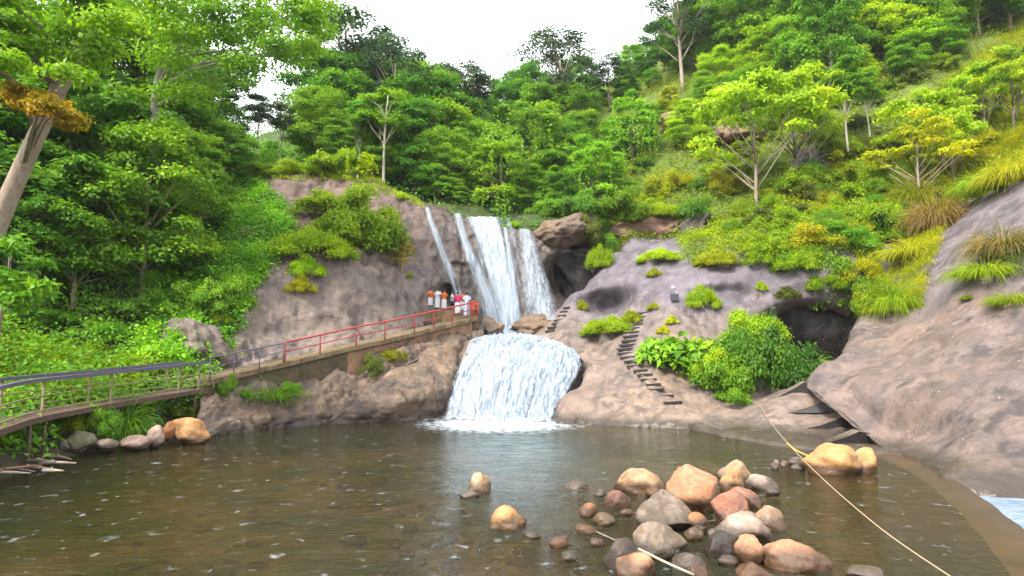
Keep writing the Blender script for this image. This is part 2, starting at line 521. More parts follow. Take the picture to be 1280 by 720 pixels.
# low ledge with the rock-cut steps
loft('ledge_rock', [
    [(862, 536), (900, 545), (962, 556), (1012, 562), (1062, 566), (1130, 574)],
    [(868, 531, 32), (910, 534, 30.4), (965, 541, 28.6), (1015, 546, 27.6), (1066, 548, 27), (1120, 550, 26.6)],
    [(882, 525, 33.4), (922, 521, 32), (966, 521, 30.6), (1010, 521, 29.8), (1052, 521, 29.3), (1110, 521, 29.3)],
    [(905, 517, 34.4), (940, 507, 33.6), (975, 496, 32.7), (1004, 488, 32.2), (1045, 488, 31.8), (1110, 488, 31.8)],
    [(912, 514, 37), (945, 502, 36), (978, 490, 35), (1006, 480, 34.6), (1050, 478, 34), (1110, 478, 34)],
    [(912, 515, 41), (945, 500, 41), (978, 488, 41), (1006, 480, 40), (1050, 478, 39), (1110, 478, 39)],
], 120, 90, 0.16, 0.5, M['rock_slope'], 6, down=(0, -0.4, -1.8), wrapL=(-0.3, 1.5, -1.0))

# the big smooth rock on the right
loft('right_rock', [
    [(1092, 560), (1130, 574), (1180, 600), (1232, 608), (1290, 614), (1420, 640)],
    [(1052, 522, 27.4), (1102, 532, 26), (1170, 543, 22.7), (1222, 548, 20.6), (1300, 552, 19), (1440, 565, 16.5)],
    [(1004, 480, 30.4), (1060, 482, 28.7), (1140, 482, 26), (1212, 482, 23.6), (1300, 480, 21.5), (1450, 480, 18.5)],
    [(1046, 446, 32.6), (1090, 440, 31.5), (1150, 430, 29.4), (1216, 420, 27), (1300, 410, 24.6), (1460, 400, 21)],
    [(1078, 396, 36), (1120, 385, 35), (1166, 370, 33), (1222, 350, 30.6), (1300, 330, 28), (1470, 310, 24)],
    [(1112, 340, 40.5), (1150, 322, 39.6), (1192, 294, 38), (1238, 270, 35.2), (1302, 250, 32.2), (1480, 220, 28)],
    [(1150, 288, 45), (1185, 268, 44.4), (1222, 246, 42.8), (1260, 226, 40.2), (1315, 200, 37.2), (1500, 150, 33)],
    [(1150, 285, 50), (1185, 262, 50), (1222, 240, 48), (1260, 220, 46), (1315, 190, 43), (1500, 130, 40)],
], 230, 170, 0.3, 0.3, M['rock_right'], 7, rough=1.0, rills=0.3, down=(0, -0.5, -2.0), wrapL=(3.0, 4.0, -0.6), wrapR=(24.0, 3.0, 1.0), ridge=0.25)

# right hillside
loft('hillside', [
    [(690, 310, 58), (780, 310, 56), (860, 305, 54), (950, 300, 50), (1050, 310, 47), (1110, 330, 45.5), (1180, 290, 47), (1260, 240, 46), (1330, 200, 43), (1600, 150, 40)],
    [(690, 275, 64), (780, 275, 61), (860, 265, 58), (950, 258, 55), (1050, 255, 52), (1120, 255, 50.5), (1190, 235, 51), (1270, 200, 50), (1340, 165, 48), (1600, 80, 45)],
    [(690, 240, 74), (780, 215, 71), (860, 203, 68), (950, 192, 64), (1050, 180, 61), (1130, 172, 59), (1200, 152, 58), (1280, 118, 57), (1350, 90, 55), (1600, 0, 52)],
    [(690, 195, 86), (780, 150, 84), (860, 130, 80), (950, 115, 76), (1050, 100, 73), (1130, 85, 70), (1200, 62, 69), (1280, 34, 68), (1350, 0, 66), (1600, -90, 62)],
    [(690, 165, 100), (780, 115, 98), (860, 85, 94), (950, 65, 90), (1050, 40, 87), (1130, 22, 84), (1200, 0, 82), (1280, -30, 80), (1350, -60, 78), (1600, -160, 74)],
    [(690, 155, 125), (780, 100, 125), (860, 70, 120), (950, 45, 118), (1050, 20, 115), (1130, 0, 112), (1200, -20, 110), (1280, -50, 108), (1350, -80, 105), (1600, -180, 100)],
], 130, 110, 1.0, 0.16, M['soil_sunny'], 8, down=(0, 3, -14), back=(0, 60, 5))

# forest floor behind the falls
loft('forest_floor', [
    [(200, 225, 60), (330, 222, 60), (430, 232, 60), (510, 256, 59), (600, 284, 58), (690, 296, 59), (800, 300, 62)],
    [(200, 205, 74), (330, 205, 74), (430, 208, 73), (510, 225, 71), (600, 248, 70), (690, 252, 72), (800, 235, 75)],
    [(200, 192, 92), (330, 190, 92), (430, 180, 91), (510, 188, 90), (600, 200, 90), (690, 188, 92), (800, 155, 95)],
    [(200, 185, 120), (330, 183, 118), (430, 160, 116), (510, 160, 114), (600, 175, 114), (690, 150, 116), (800, 105, 120)],
], 100, 80, 0.8, 0.18, M['soil_green'], 9, down=(0, 3, -14), back=(0, 80, -4))

# rock under the lower cascade, and the shelf above it
loft('cascade_rock', [
    [(540, 523), (590, 522), (640, 522), (680, 524), (712, 528)],
    [(556, 492, 38.6), (600, 484, 37.6), (645, 478, 37.3), (690, 480, 37.6), (722, 484, 39)],
    [(570, 455, 41), (615, 448, 40.5), (655, 443, 40.2), (700, 451, 40.2), (735, 458, 41)],
    [(584, 430, 43.6), (620, 427, 43.9), (660, 427, 43.9), (700, 435, 43.4), (730, 445, 42.6)],
    [(590, 424, 46), (620, 420, 46.5), (660, 418, 46.8), (700, 420, 47), (735, 420, 46)],
    [(590, 412, 50.5), (620, 412, 51), (660, 408, 51), (700, 405, 51), (735, 405, 51)],
], 90, 90, 0.3, 0.7, M['rock_dark'], 10, down=(0, -0.4, -1.5))

# riverbed
bedP = np.zeros((90, 110, 3))
for j in range(90):
    for i in range(110):
        x, y = -40 + 75 * i / 109, 3 + 46 * j / 89
        d = math.hypot((x - 3.6) / 4.0, (y - 14.5) / 5.0)
        z = -1.35 + 1.0 * math.exp(-d * d) + 0.35 * noise.fractal(Vector((x * 0.35, y * 0.35, 3)), 1, 2, 4)
        d2 = math.hypot((x + 6) / 7, (y - 27) / 4)
        z += 0.55 * math.exp(-d2 * d2)
        bedP[j, i] = (x, y, min(z, -0.16))


def bed_z(x, y):
    i = min(108, max(0, int((x + 40) / 75 * 109)))
    j = min(88, max(0, int((y - 3) / 46 * 89)))
    return bedP[j, i, 2]


t = NT('riverbed')
pos = geo_pos(t)
vo = t.n('ShaderNodeTexVoronoi', {'Vector': pos, 'Scale': 1.6})
stone = t.ramp(t.n('ShaderNodeSeparateColor', {0: vo.outputs['Color']}).outputs[0], [(0.0, (0.13, 0.085, 0.035)), (0.4, (0.20, 0.14, 0.06)), (0.75, (0.28, 0.18, 0.08)), (1.0, (0.11, 0.10, 0.045))])
c = t.mix(t.ramp(t.noise(pos, 0.35, 4), [(0.4, 0.0), (0.62, 1.0)]), stone, (0.045, 0.06, 0.016))
c = t.mix(0.5, c, t.ramp(t.noise(pos, 5, 5), [(0.3, 0.5), (0.7, 1.4)]), 'MULTIPLY')
M['bed'] = t.done(t.n('ShaderNodeBsdfPrincipled', {'Base Color': c, 'Roughness': 0.8, 'Normal': t.bump(vo.outputs['Distance'], 0.6, 0.15)}))
o = link('riverbed', mesh_np('riverbed', bedP.reshape(-1, 3), grid_faces(110, 90), smooth=True), M['bed'])
tag(o, kind='structure')

# ray casting on the terrain
_v, _f, _b = [], [], 0
for V, F in TERR:
    _v.append(V)
    _f.append(F + _b)
    _b += len(V)
BVH = BVHTree.FromPolygons([Vector(v) for v in np.concatenate(_v)], [tuple(int(x) for x in q) for q in np.concatenate(_f)])


def hit(px, py):
    p, n, i, d = BVH.ray_cast(CAM, ray(px, py).normalized())
    if p is None:
        return None, None
    if n.dot(ray(px, py)) > 0:
        n = -n
    return p, n


def ground(x, y, ztop=90):
    p, n, i, d = BVH.ray_cast(Vector((x, y, ztop)), Vector((0, 0, -1)))
    return p.z if p is not None else 0.0


# ------------------------------------------------------------------ water
t = NT('pool_water')
pos = geo_pos(t)
sep = t.n('ShaderNodeSeparateXYZ', {0: pos})
n1 = t.noise(t.mapping(pos, (0.9, 1.5, 1)), 1.3, 4, 0.6, 0.4)
n2 = t.noise(t.mapping(pos, (1.0, 2.4, 1), rot=(0, 0, 0.3)), 4.2, 4, 0.6, 0.6)
n3 = t.noise(t.mapping(pos, (1.0, 1.6, 1), rot=(0, 0, -0.4)), 11.0, 3, 0.6, 0.3)


def blob(cx, cy, rx, ry):
    v = t.n('ShaderNodeVectorMath', {0: pos, 1: (cx, cy, 0.0)}, operation='SUBTRACT').outputs[0]
    v = t.n('ShaderNodeVectorMath', {0: v, 1: (1 / rx, 1 / ry, 0.0)}, operation='MULTIPLY').outputs[0]
    return t.n('ShaderNodeVectorMath', {0: v}, operation='LENGTH').outputs['Value']


rif = t.ramp(blob(0.6, 13.5, 5.0, 5.0), [(0.25, 1.0), (1.0, 0.0)])
calm = t.ramp(t.noise(pos, 0.22, 3), [(0.35, 0.35), (0.65, 1.0)])
h = t.math('ADD', t.math('MULTIPLY', n1, 1.0), t.math('MULTIPLY', n2, 0.36))
h = t.math('ADD', h, t.math('MULTIPLY', n3, t.math('ADD', t.math('MULTIPLY', rif, 0.22), 0.05)))
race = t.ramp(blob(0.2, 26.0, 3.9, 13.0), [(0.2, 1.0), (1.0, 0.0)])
amp = t.math('ADD', t.math('MULTIPLY', rif, 1.1), t.math('MULTIPLY', calm, 0.55))
amp = t.math('ADD', amp, t.math('MULTIPLY', race, 1.3))
bmp = t.bump(t.math('MULTIPLY', h, amp), 1.0, 0.22)
# foam: white water spreading from the foot of the cascade, and white flecks painting sky glints on the ripples
fb = at(625, 520)
near = t.ramp(blob(fb.x + 0.1, 34.0, 5.2, 5.2), [(0.15, 1.0), (1.0, 0.0)])
fo1 = t.ramp(t.math('ADD', t.noise(pos, 2.4, 6, 0.7, 0.5), t.math('MULTIPLY', near, 0.55)), [(0.60, 0.0), (1.0, 1.0)])
cl_ = t.ramp(t.noise(t.mapping(pos, (0.7, 1.6, 1)), 0.7, 3, 0.6, 0.5), [(0.47, 0.0), (0.6, 1.0)])
glint_zone = t.math('MAXIMUM', t.ramp(blob(-3.0, 15.2, 4.2, 4.6), [(0.3, 1.0), (1.0, 0.0)]), t.math('MULTIPLY', rif, 0.9))
glint = t.ramp(t.math('ADD', t.noise(t.mapping(pos, (0.8, 3.2, 1), rot=(0, 0, 0.2)), 8.0, 5, 0.8, 1.2), t.math('ADD', t.math('MULTIPLY', glint_zone, 0.09), t.math('MULTIPLY', rif, 0.07))), [(0.75, 0.0), (0.86, 0.6)])  # painted glints of sky on the ripples
glint = t.math('MULTIPLY', t.math('MULTIPLY', glint, glint_zone), t.math('MAXIMUM', cl_, t.math('MULTIPLY', rif, 0.8)))
foam_glint = t.math('MAXIMUM', fo1, glint)
tint = t.ramp(t.noise(pos, 0.16, 3), [(0.35, (0.026, 0.036, 0.008)), (0.65, (0.066, 0.046, 0.015))])
# paler tint below the cascade paints the bright reflection of falls and sky
refl = t.math('MULTIPLY', t.math('MULTIPLY', race, 0.88), t.ramp(t.noise(t.mapping(pos, (0.8, 2.4, 1)), 1.1, 5, 0.65, 0.6), [(0.3, 0.35), (0.65, 1.0)]))
tint = t.mix(refl, tint, (0.17, 0.225, 0.245))
murk = t.n('ShaderNodeBsdfDiffuse', {'Color': tint})
clear = t.n('ShaderNodeBsdfTransparent', {'Color': (0.60, 0.52, 0.28, 1)})
body = t.n('ShaderNodeMixShader', {0: t.math('ADD', t.math('MULTIPLY', refl, 0.55), 0.30), 1: clear, 2: murk})
gl = t.n('ShaderNodeBsdfGlossy', {'Color': (1, 1, 1, 1), 'Roughness': 0.05, 'Normal': bmp})
fr = t.n('ShaderNodeFresnel', {'IOR': 1.33, 'Normal': bmp})
wsh = t.n('ShaderNodeMixShader', {0: fr.outputs[0], 1: body, 2: gl})
fsh = t.n('ShaderNodeBsdfDiffuse', {'Color': (0.58, 0.63, 0.68, 1)})
M['water'] = t.done(t.n('ShaderNodeMixShader', {0: foam_glint, 1: wsh, 2: fsh}))

WEIR = [at(1082, 566), at(1126, 577), at(1174, 604), at(1230, 650), at(1288, 714)]
WEIR.append(WEIR[-1] + (WEIR[-1] - WEIR[-2]) * 1.2)
mb = MB()
poly = [(-45, 2, 0)] + [(p.x, p.y, 0) for p in reversed(WEIR)] + [(26, 30, 0), (26, 46, 0), (-45, 46, 0)]
mb.add(poly, [tuple(range(len(poly)))])
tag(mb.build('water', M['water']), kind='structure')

t = NT('spill_water')
pos = geo_pos(t)
f = t.ramp(t.noise(t.mapping(pos, (0.7, 1.6, 1), rot=(0, 0, -0.3)), 1.6, 6, 0.65, 0.6), [(0.3, (0.12, 0.21, 0.30)), (0.62, (0.30, 0.38, 0.46))])
M['spill'] = t.done(t.n('ShaderNodeBsdfPrincipled', {'Base Color': f, 'Roughness': 0.15, 'Normal': t.bump(t.noise(pos, 5, 4), 0.4, 0.1)}))
mb = MB()
poly = [(p.x + 0.2, p.y, -0.22) for p in WEIR] + [(30, 4, -0.22), (30, 28, -0.22)]
mb.add(poly, [tuple(range(len(poly)))])
tag(mb.build('water', M['spill']), kind='structure')

# weir: low concrete wall between the pool and the spillway
M['weir'] = simple_mat('weir_concrete', (0.075, 0.045, 0.022), 0.3, 0.5, 1.1, (0.04, 0.028, 0.015))
wp = cr(np.array([tuple(p) for p in WEIR]), 40)
mb = MB()
vs, fs = [], []
for i, p in enumerate(wp):
    d = wp[min(i + 1, 39)] - wp[max(i - 1, 0)]
    d = Vector(d).normalized()
    s = Vector((d.y, -d.x, 0))
    if s.x < 0:
        s = -s
    p = Vector(p)
    w = 0.55 + 0.05 * noise.noise(p * 0.9)
    zt = 0.035 + 0.02 * noise.noise(p * 0.7)
    for a, z in ((-w - 1.6, -0.9), (-w - 0.5, -0.16), (-w + 0.35, zt), (w - 0.12, zt + 0.05), (w, zt - 0.02), (w + 0.05, -1.6)):
        vs.append(p + s * a + Vector((0, 0, z)))
for i in range(39):
    for k in range(5):
        fs.append((i * 6 + k, i * 6 + k + 1, (i + 1) * 6 + k + 1, (i + 1) * 6 + k))
mb.add(vs, fs)
tag(mb.build('weir', M['weir'], smooth=True), 'low wet brown concrete weir edging the pool beside the white spillway', 'weir')

# ------------------------------------------------------------------ waterfalls


def fall_sheet(name, rows, mat, nu, nv, amp=0.08, freq=1.4, seed=1, parent=None):
    """rows: top to bottom, each a list of 3-D points"""
    P = np.array([[tuple(p) for p in r] for r in rows])
    G = cr(P, nv)
    G = np.swapaxes(cr(np.swapaxes(G, 0, 1), nu), 0, 1)
    N = grid_normals(G)
    N *= np.sign(np.median(np.einsum('ijk,ijk->ij', N, np.array(CAM) - G)))
    for j in range(nv):
        for i in range(nu):
            p = Vector(G[j, i])
            q = Vector((p.x * freq * 2.2 + seed * 9, p.y * freq, p.z * freq * 0.45))
            G[j, i] += N[j, i] * (noise.fractal(q, 1, 2, 5) * amp)
    u, v = np.meshgrid(np.linspace(0, 1, nu), np.linspace(0, 1, nv))
    uv = np.stack([u.ravel(), v.ravel()], 1)
    me = mesh_np(name, G.reshape(-1, 3), grid_faces(nu, nv), smooth=True, uv=uv)
    return link(name, me, mat, parent)


def cliff_pt(px, py, off):
    p, n = hit(px, py)
    if p is None or p.y > 57:
        p = at(px, py, 53.5)
    cap = np.interp(py, [260, 300, 345, 390, 415], [53.6, 52.3, 51.0, 50.0, 49.6])
    if p.y > cap:
        p = at(px, py, cap)
    return p - ray(px, py).normalized() * off


M['fall_a'] = fall_mat('fall_thin', 5, 1.2, 0.26, 0.58, 0.38)
M['fall_b'] = fall_mat('fall_main', 7, 1.1, 0.26, 0.52, 0.20)
M['fall_veil'] = fall_mat('fall_veil', 9, 1.5, 0.45, 0.74, 0.12)
M['fall_spray'] = fall_mat('fall_spray', 8, 4.0, 0.30, 0.62, 0.32)
wf = empty('waterfall', at(630, 410, 50))
tag(wf, 'tall waterfall sliding in several white streams down the brown cliff', 'waterfall')
wf_inv = Matrix.Translation(-wf.location)


def stream(edges, mat, off, nu, nv, seed, ncol=4):
    rows = []
    for (xl, xr, y) in edges:
        pr = [cliff_pt(xl + (xr - xl) * k / (ncol - 1), y, off) for k in range(ncol)]
        rows.append([p - wf.location for p in pr])
    return fall_sheet('stream', rows, mat, nu, nv, 0.10, 1.2, seed, wf)


stream([(530, 537, 259), (534, 543, 276), (541, 553, 299), (549, 561, 320), (556, 569, 338), (565, 579, 367), (568, 583, 386)], M['fall_a'], 0.25, 16, 90, 1)
stream([(566, 577, 267), (570, 582, 284), (575, 590, 305), (581, 600, 325), (588, 610, 345), (599, 627, 385), (602, 632, 413)], M['fall_a'], 0.30, 20, 110, 2)
stream([(581, 626, 271), (588, 629, 287), (596, 634, 305), (602, 638, 325), (608, 642, 345), (621, 648, 385), (622, 655, 413)], M['fall_b'], 0.35, 36, 120, 3)
stream([(646, 665, 286), (648, 670, 300), (649, 676, 318), (650, 682, 336), (651, 688, 352), (653, 696, 378), (654, 700, 400)], M['fall_spray'], 0.55, 36, 110, 4)
stream([(576, 640, 272), (585, 645, 290), (590, 650, 310), (596, 655, 330), (601, 660, 350), (606, 672, 386), (606, 690, 412)], M['fall_veil'], 0.20, 60, 110, 5, 5)
stream([(628, 634, 284), (630, 637, 300), (633, 641, 320), (636, 645, 345), (640, 650, 380), (642, 652, 405)], M['fall_a'], 0.40, 12, 80, 6)

M['cascade'] = fall_mat('cascade_water', 11, 2.0, 0.30, 0.56, 0.05)
M['cascade2'] = fall_mat('cascade_threads', 34, 3.0, 0.46, 0.60, 0.05)
cs = empty('cascade', at(630, 520))
tag(cs, 'broad white cascade spilling over the low ledge into the pool', 'cascade')
crow = [
    [(592, 421, 46.5), (620, 417, 47), (655, 418, 47), (690, 425, 46), (716, 440, 43.6)],
    [(585, 428, 43.2), (618, 424, 43.5), (660, 424, 43.5), (700, 431, 43), (723, 444, 42)],
    [(577, 448, 40.9), (614, 439, 40.8), (656, 436, 40.6), (700, 442, 40.7), (728, 454, 40.6)],
    [(568, 470, 39.0), (607, 459, 38.7), (650, 455, 38.4), (696, 460, 38.6), (724, 468, 39.2)],
    [(561, 492, 37.8), (600, 482, 37.1), (645, 477, 36.8), (688, 480, 37.0), (712, 488, 37.6)],
    [(556, 516, 36.8), (598, 512, 36.1), (640, 510, 35.8), (676, 513, 35.8), (694, 520, 35.9)],
    [(552, 524), (596, 526), (640, 527), (672, 528), (690, 528)],
]
for k, (m, dy) in enumerate(((M['cascade'], 0.0), (M['cascade2'], -0.22))):
    rows = [[Vector(pt(p)) + Vector((0, dy, 0.05)) - cs.location for p in r] for r in crow]
    fall_sheet('sheet', rows, m, 110, 120, 0.16, 1.8, 7 + k, cs)
# small white race feeding the cascade
rows = [[at(x, y, Y) - cs.location for x, y, Y in r] for r in (
    [(608, 405, 49.4), (628, 405, 49.4), (650, 405, 49.4)], [(610, 413, 48), (628, 412, 48), (648, 413, 48)], [(606, 420, 46.8), (630, 419, 46.8), (654, 420, 46.8)], [(596, 425, 44.6), (632, 423, 44.6), (668, 425, 44.6)])]
fall_sheet('race', rows, M['cascade'], 40, 40, 0.1, 2.0, 12, cs)

# ------------------------------------------------------------------ boulders


def boulder_mesh(name, a, b, c, seed, angular=0.0, sub=4, amp=0.12, lump=1.1, tone=None, planes=13):
    bm = bmesh.new()
    bmesh.ops.create_icosphere(bm, subdivisions=sub, radius=1.0)
    rs = random.Random(seed)
    off = Vector((seed * 3.17, seed * 1.31, seed * 2.23))
    cuts = []
    for k in range(planes):
        n = Vector((rs.uniform(-1, 1), rs.uniform(-1, 1), rs.uniform(-0.5, 1))).normalized()
        cuts.append((n, rs.uniform(0.66, 0.92) if angular < 0.5 else rs.uniform(0.58, 0.84)))
    for v in bm.verts:
        p = v.co.normalized()
        q = p.copy()
        for n, d in cuts:
            e = q.dot(n) - d
            if e > 0:
                q -= n * e * min(1.0, 0.5 + 0.6 * angular)
        r = 1 + amp * noise.fractal(p * lump + off, 1, 2, 3) * 1.4 + 0.035 * noise.fractal(p * 4 + off, 0.8, 2, 5)
        q *= r
        v.co = Vector((q.x * a, q.y * b, q.z * c))
    for f in bm.faces:
        f.smooth = True
    me = bpy.data.meshes.new(name)
    bm.to_mesh(me)
    bm.free()
    return me


BMAT = {}


def bmat(key, ca, cb, cc, **kw):
    BMAT[key] = rock_mat('boulder_' + key, ca, cb, cc, sc_=2.2, **kw)


bmat('cream', (0.40, 0.235, 0.125), (0.27, 0.145, 0.072), (0.46, 0.31, 0.19), stain=0.4, wet_z=0.16, crack=0.0)
bmat('orange', (0.38, 0.155, 0.045), (0.28, 0.105, 0.035), (0.42, 0.20, 0.075), stain=0.3, wet_z=0.14, crack=0.0)
bmat('pink', (0.41, 0.195, 0.100), (0.31, 0.130, 0.065), (0.46, 0.255, 0.145), stain=0.4, wet_z=0.16, crack=0.0)
bmat('red', (0.33, 0.135, 0.075), (0.23, 0.095, 0.055), (0.38, 0.19, 0.115), stain=0.4, wet_z=0.16, crack=0.1)
bmat('grey', (0.175, 0.125, 0.082), (0.075, 0.052, 0.036), (0.30, 0.24, 0.19), stain=0.7, wet_z=0.16, crack=0.15)
bmat('pale', (0.31, 0.22, 0.170), (0.19, 0.125, 0.095), (0.38, 0.29, 0.235), stain=0.4, wet_z=0.14, crack=0.0)
bmat('black', (0.018, 0.014, 0.012), (0.13, 0.09, 0.068), (0.025, 0.02, 0.018), stain=0.6, wet_z=0.5, crack=0.0)
bmat('gold', (0.40, 0.205, 0.070), (0.31, 0.145, 0.052), (0.45, 0.27, 0.115), stain=0.35, wet_z=0.14, crack=0.0)
bmat('moss', (0.13, 0.11, 0.062), (0.07, 0.08, 0.03), (0.19, 0.16, 0.11), stain=0.4, wet_z=0.2, crack=0.2)


def boulder(x0, y0, x1, y1, mat, seed, label, ang=0.3, rz=0.0, tilt=0.0, base=None, deep=0.85, name='boulder', group='boulders in the pool', z0=0.0, amp=0.12):
    """bounding box in the photograph -> real size at the depth where its foot meets the water"""
    cx = (x0 + x1) / 2
    foot = at(cx, base or y1, z=z0)
    Y0 = foot.y
    w = (x1 - x0) / FOC * Y0
    a = w / 2 * 1.04
    b = a * deep
    Y = Y0 + b * 0.75
    top = at(cx, y0, Y=Y + 0.0).z
    bot = z0 - (0.12 if w > 0.6 else 0.03)
    hgt = max(top - bot, 0.12)
    c = hgt / 2 * 1.12 + (0.05 if w > 0.6 else 0.01)
    me = boulder_mesh(name, a, b, c, seed, ang, 4 if w > 0.5 else 3, amp)
    o = link(name, me, BMAT[mat])
    ctr = at(cx, (y0 + y1) / 2, Y=Y)
    o.location = (ctr.x, Y, top - c * 0.93)
    o.rotation_euler = (0, tilt, rz)
    tag(o, label, 'boulder', group)
    return o


B = [
    (765, 580, 831, 619, 'cream', 11, 'big angular cream boulder at the far left of the heap', 0.7, 0.3, 0.12),
    (705, 600, 735, 611, 'pale', 12, 'flat pale stone alone in the riffle left of the cream boulder', 0.2, 0, 0),
    (755, 615, 787, 634, 'red', 13, 'low reddish stone at the foot of the big cream boulder', 0.4, 0.2, 0),
    (807, 608, 829, 622, 'orange', 14, 'small orange stone tucked under the right end of the cream boulder', 0.2, 0, 0),
    (724, 630, 748, 647, 'orange', 15, 'small orange stone in the riffle above a tan pebble', 0.2, 0.4, -0.3),
    (741, 642, 770, 657, 'cream', 16, 'tan oval stone just below a small orange stone', 0.1, 0, 0),
    (718, 655, 746, 668, 'orange', 17, 'flat yellowish stone half sunk in the riffle', 0.3, 0, 0.2),
    (686, 671, 711, 685, 'orange', 18, 'small orange stone, leftmost of the stones beside the heap', 0.2, 0, 0),
    (755, 675, 799, 712, 'black', 19, 'black wet boulder behind a round pink one at the near left', 0.3, 0.3, 0.1),
    (771, 691, 819, 724, 'pink', 20, 'round pink boulder at the bottom edge, left end of the heap', 0.1, 0, 0),
    (787, 617, 869, 665, 'grey', 21, 'large angular grey boulder in the middle row of the heap', 0.95, 0.5, 0.12),
    (789, 651, 862, 699, 'grey', 22, 'large grey slab boulder in front of the other grey one', 0.95, -0.25, 0.18),
    (832, 580, 906, 640, 'pink', 23, 'largest pink orange boulder at the top of the heap', 0.35, 0.5, -0.3),
    (845, 581, 872, 600, 'pink', 24, 'small pink boulder peeping out behind the largest one', 0.2, 0, 0),
    (900, 574, 939, 606, 'cream', 25, 'pale pinkish boulder at the far back of the heap', 0.5, 0, 0.3),
    (897, 587, 931, 617, 'gold', 26, 'golden yellow boulder leaning against the largest pink one', 0.2, 0.2, 0.3),
    (931, 592, 972, 612, 'pale', 27, 'flat pale grey stone at the far right of the heap', 0.4, 0, 0.08),
    (882, 614, 938, 657, 'red', 28, 'reddish boulder with a notched face in the middle of the heap', 0.6, 0.8, 0.15),
    (908, 610, 960, 635, 'red', 29, 'flat red slab behind the notched reddish boulder', 0.7, 0, 0.25),
    (897, 639, 962, 678, 'pale', 30, 'wedge shaped pinkish grey stone below the notched reddish boulder', 0.9, 0.2, 0.2),
    (939, 634, 980, 663, 'cream', 31, 'smooth cream boulder standing at the right side of the heap', 0.1, 0, 0.12),
    (881, 666, 926, 696, 'black', 32, 'dark wet boulder beside a pink egg shaped one', 0.3, 0.5, -0.2),
    (918, 666, 953, 708, 'pink', 33, 'upright pink egg shaped boulder in the front row', 0.1, 0, 0),
    (952, 675, 1035, 715, 'pink', 34, 'long low orange pink boulder at the near right of the heap', 0.25, -0.1, 0.12),
    (839, 692, 883, 714, 'pale', 35, 'low pinkish stone awash in the front row beside the stick', 0.2, 0, 0),
    (897, 694, 921, 707, 'pale', 36, 'small grey stone awash below the dark wet boulder', 0.2, 0, 0),
    (915, 704, 964, 724, 'orange', 37, 'sunken orange stone at the bottom edge below the pink egg', 0.3, 0, 0),
    (856, 659, 879, 676, 'cream', 38, 'small tan stone wedged between the grey slab and the dark boulder', 0.3, 0, 0),
    (884, 661, 904, 673, 'pale', 39, 'small grey stone above the dark wet boulder', 0.3, 0, 0),
    (582, 593, 617, 618, 'cream', 40, 'lone tan boulder with a dark foot, far left in the riffle', 0.6, 0.3, -0.2),
    (612, 636, 657, 662, 'gold', 41, 'lone rounded golden boulder in the middle of the riffle', 0.2, 0, 0.1),
    (574, 614, 600, 624, 'pale', 42, 'pale stone barely awash beside the lone tan boulder', 0.2, 0, 0),
    (775, 636, 790, 645, 'red', 43, 'tiny reddish stone between the tan oval stone and the grey boulder', 0.2, 0, 0),
    (1058, 708, 1102, 724, 'pale', 44, 'sunken purplish stone at the bottom edge near the rope', 0.4, 0, 0),
    (962, 575, 975, 587, 'pale', 45, 'small upright grey stone, leftmost of the four pebbles', 0.5, 0.3, 0.3),
    (975, 576, 987, 584, 'cream', 46, 'tiny tan stone between the upright grey and flat pebbles', 0.2, 0, 0),
    (987, 571, 1005, 581, 'pale', 47, 'pale pebble touching the rope beside the large golden boulder', 0.3, 0, 0),
    (988, 579, 1005, 588, 'grey', 48, 'dark grey pebble in front of the pale one by the golden boulder', 0.3, 0, 0),
    (1002, 555, 1080, 594, 'gold', 49, 'large golden boulder alone at the foot of the cut steps', 0.25, 0.2, 0.05),
    (1064, 560, 1096, 592, 'gold', 50, 'smaller golden boulder pressed against the right end of the large golden one', 0.3, 0, 0.2),
    (858, 640, 884, 662, 'orange', 51, 'orange stone in the gap between the grey and notched red boulders', 0.3, 0, 0),
    (826, 611, 846, 626, 'cream', 53, 'small tan stone squeezed between the cream boulder and the largest pink one', 0.4, 0, 0),
    (866, 655, 886, 668, 'black', 54, 'dark wedge of stone behind the small tan stone in the front rows', 0.6, 0, 0.2),
    (957, 608, 975, 619, 'grey', 55, 'small dark stone below the flat pale grey stone at the right', 0.4, 0, 0),
    (742, 612, 757, 621, 'grey', 56, 'small dark wet stone left of the low reddish stone', 0.4, 0, 0),
    (700, 689, 724, 701, 'grey', 57, 'flat dark stone awash in the riffle at the near left', 0.3, 0, 0),
    (736, 672, 756, 683, 'red', 58, 'little reddish brown stone left of the black wet boulder', 0.4, 0, 0),
    (655, 664, 676, 673, 'grey', 59, 'small dark stone awash beside the lone golden boulder', 0.3, 0, 0),
    (858, 706, 884, 722, 'orange', 60, 'tawny stone at the bottom edge right of the stick end', 0.3, 0, 0),
    (925, 655, 952, 672, 'pink', 52, 'pink stone below the smooth cream boulder', 0.3, 0, 0),
]
for (x0, y0, x1, y1, m, sd, lb, ang, rz, tl) in B:
    boulder(x0, y0, x1, y1, m, sd, lb, ang, rz, tl)
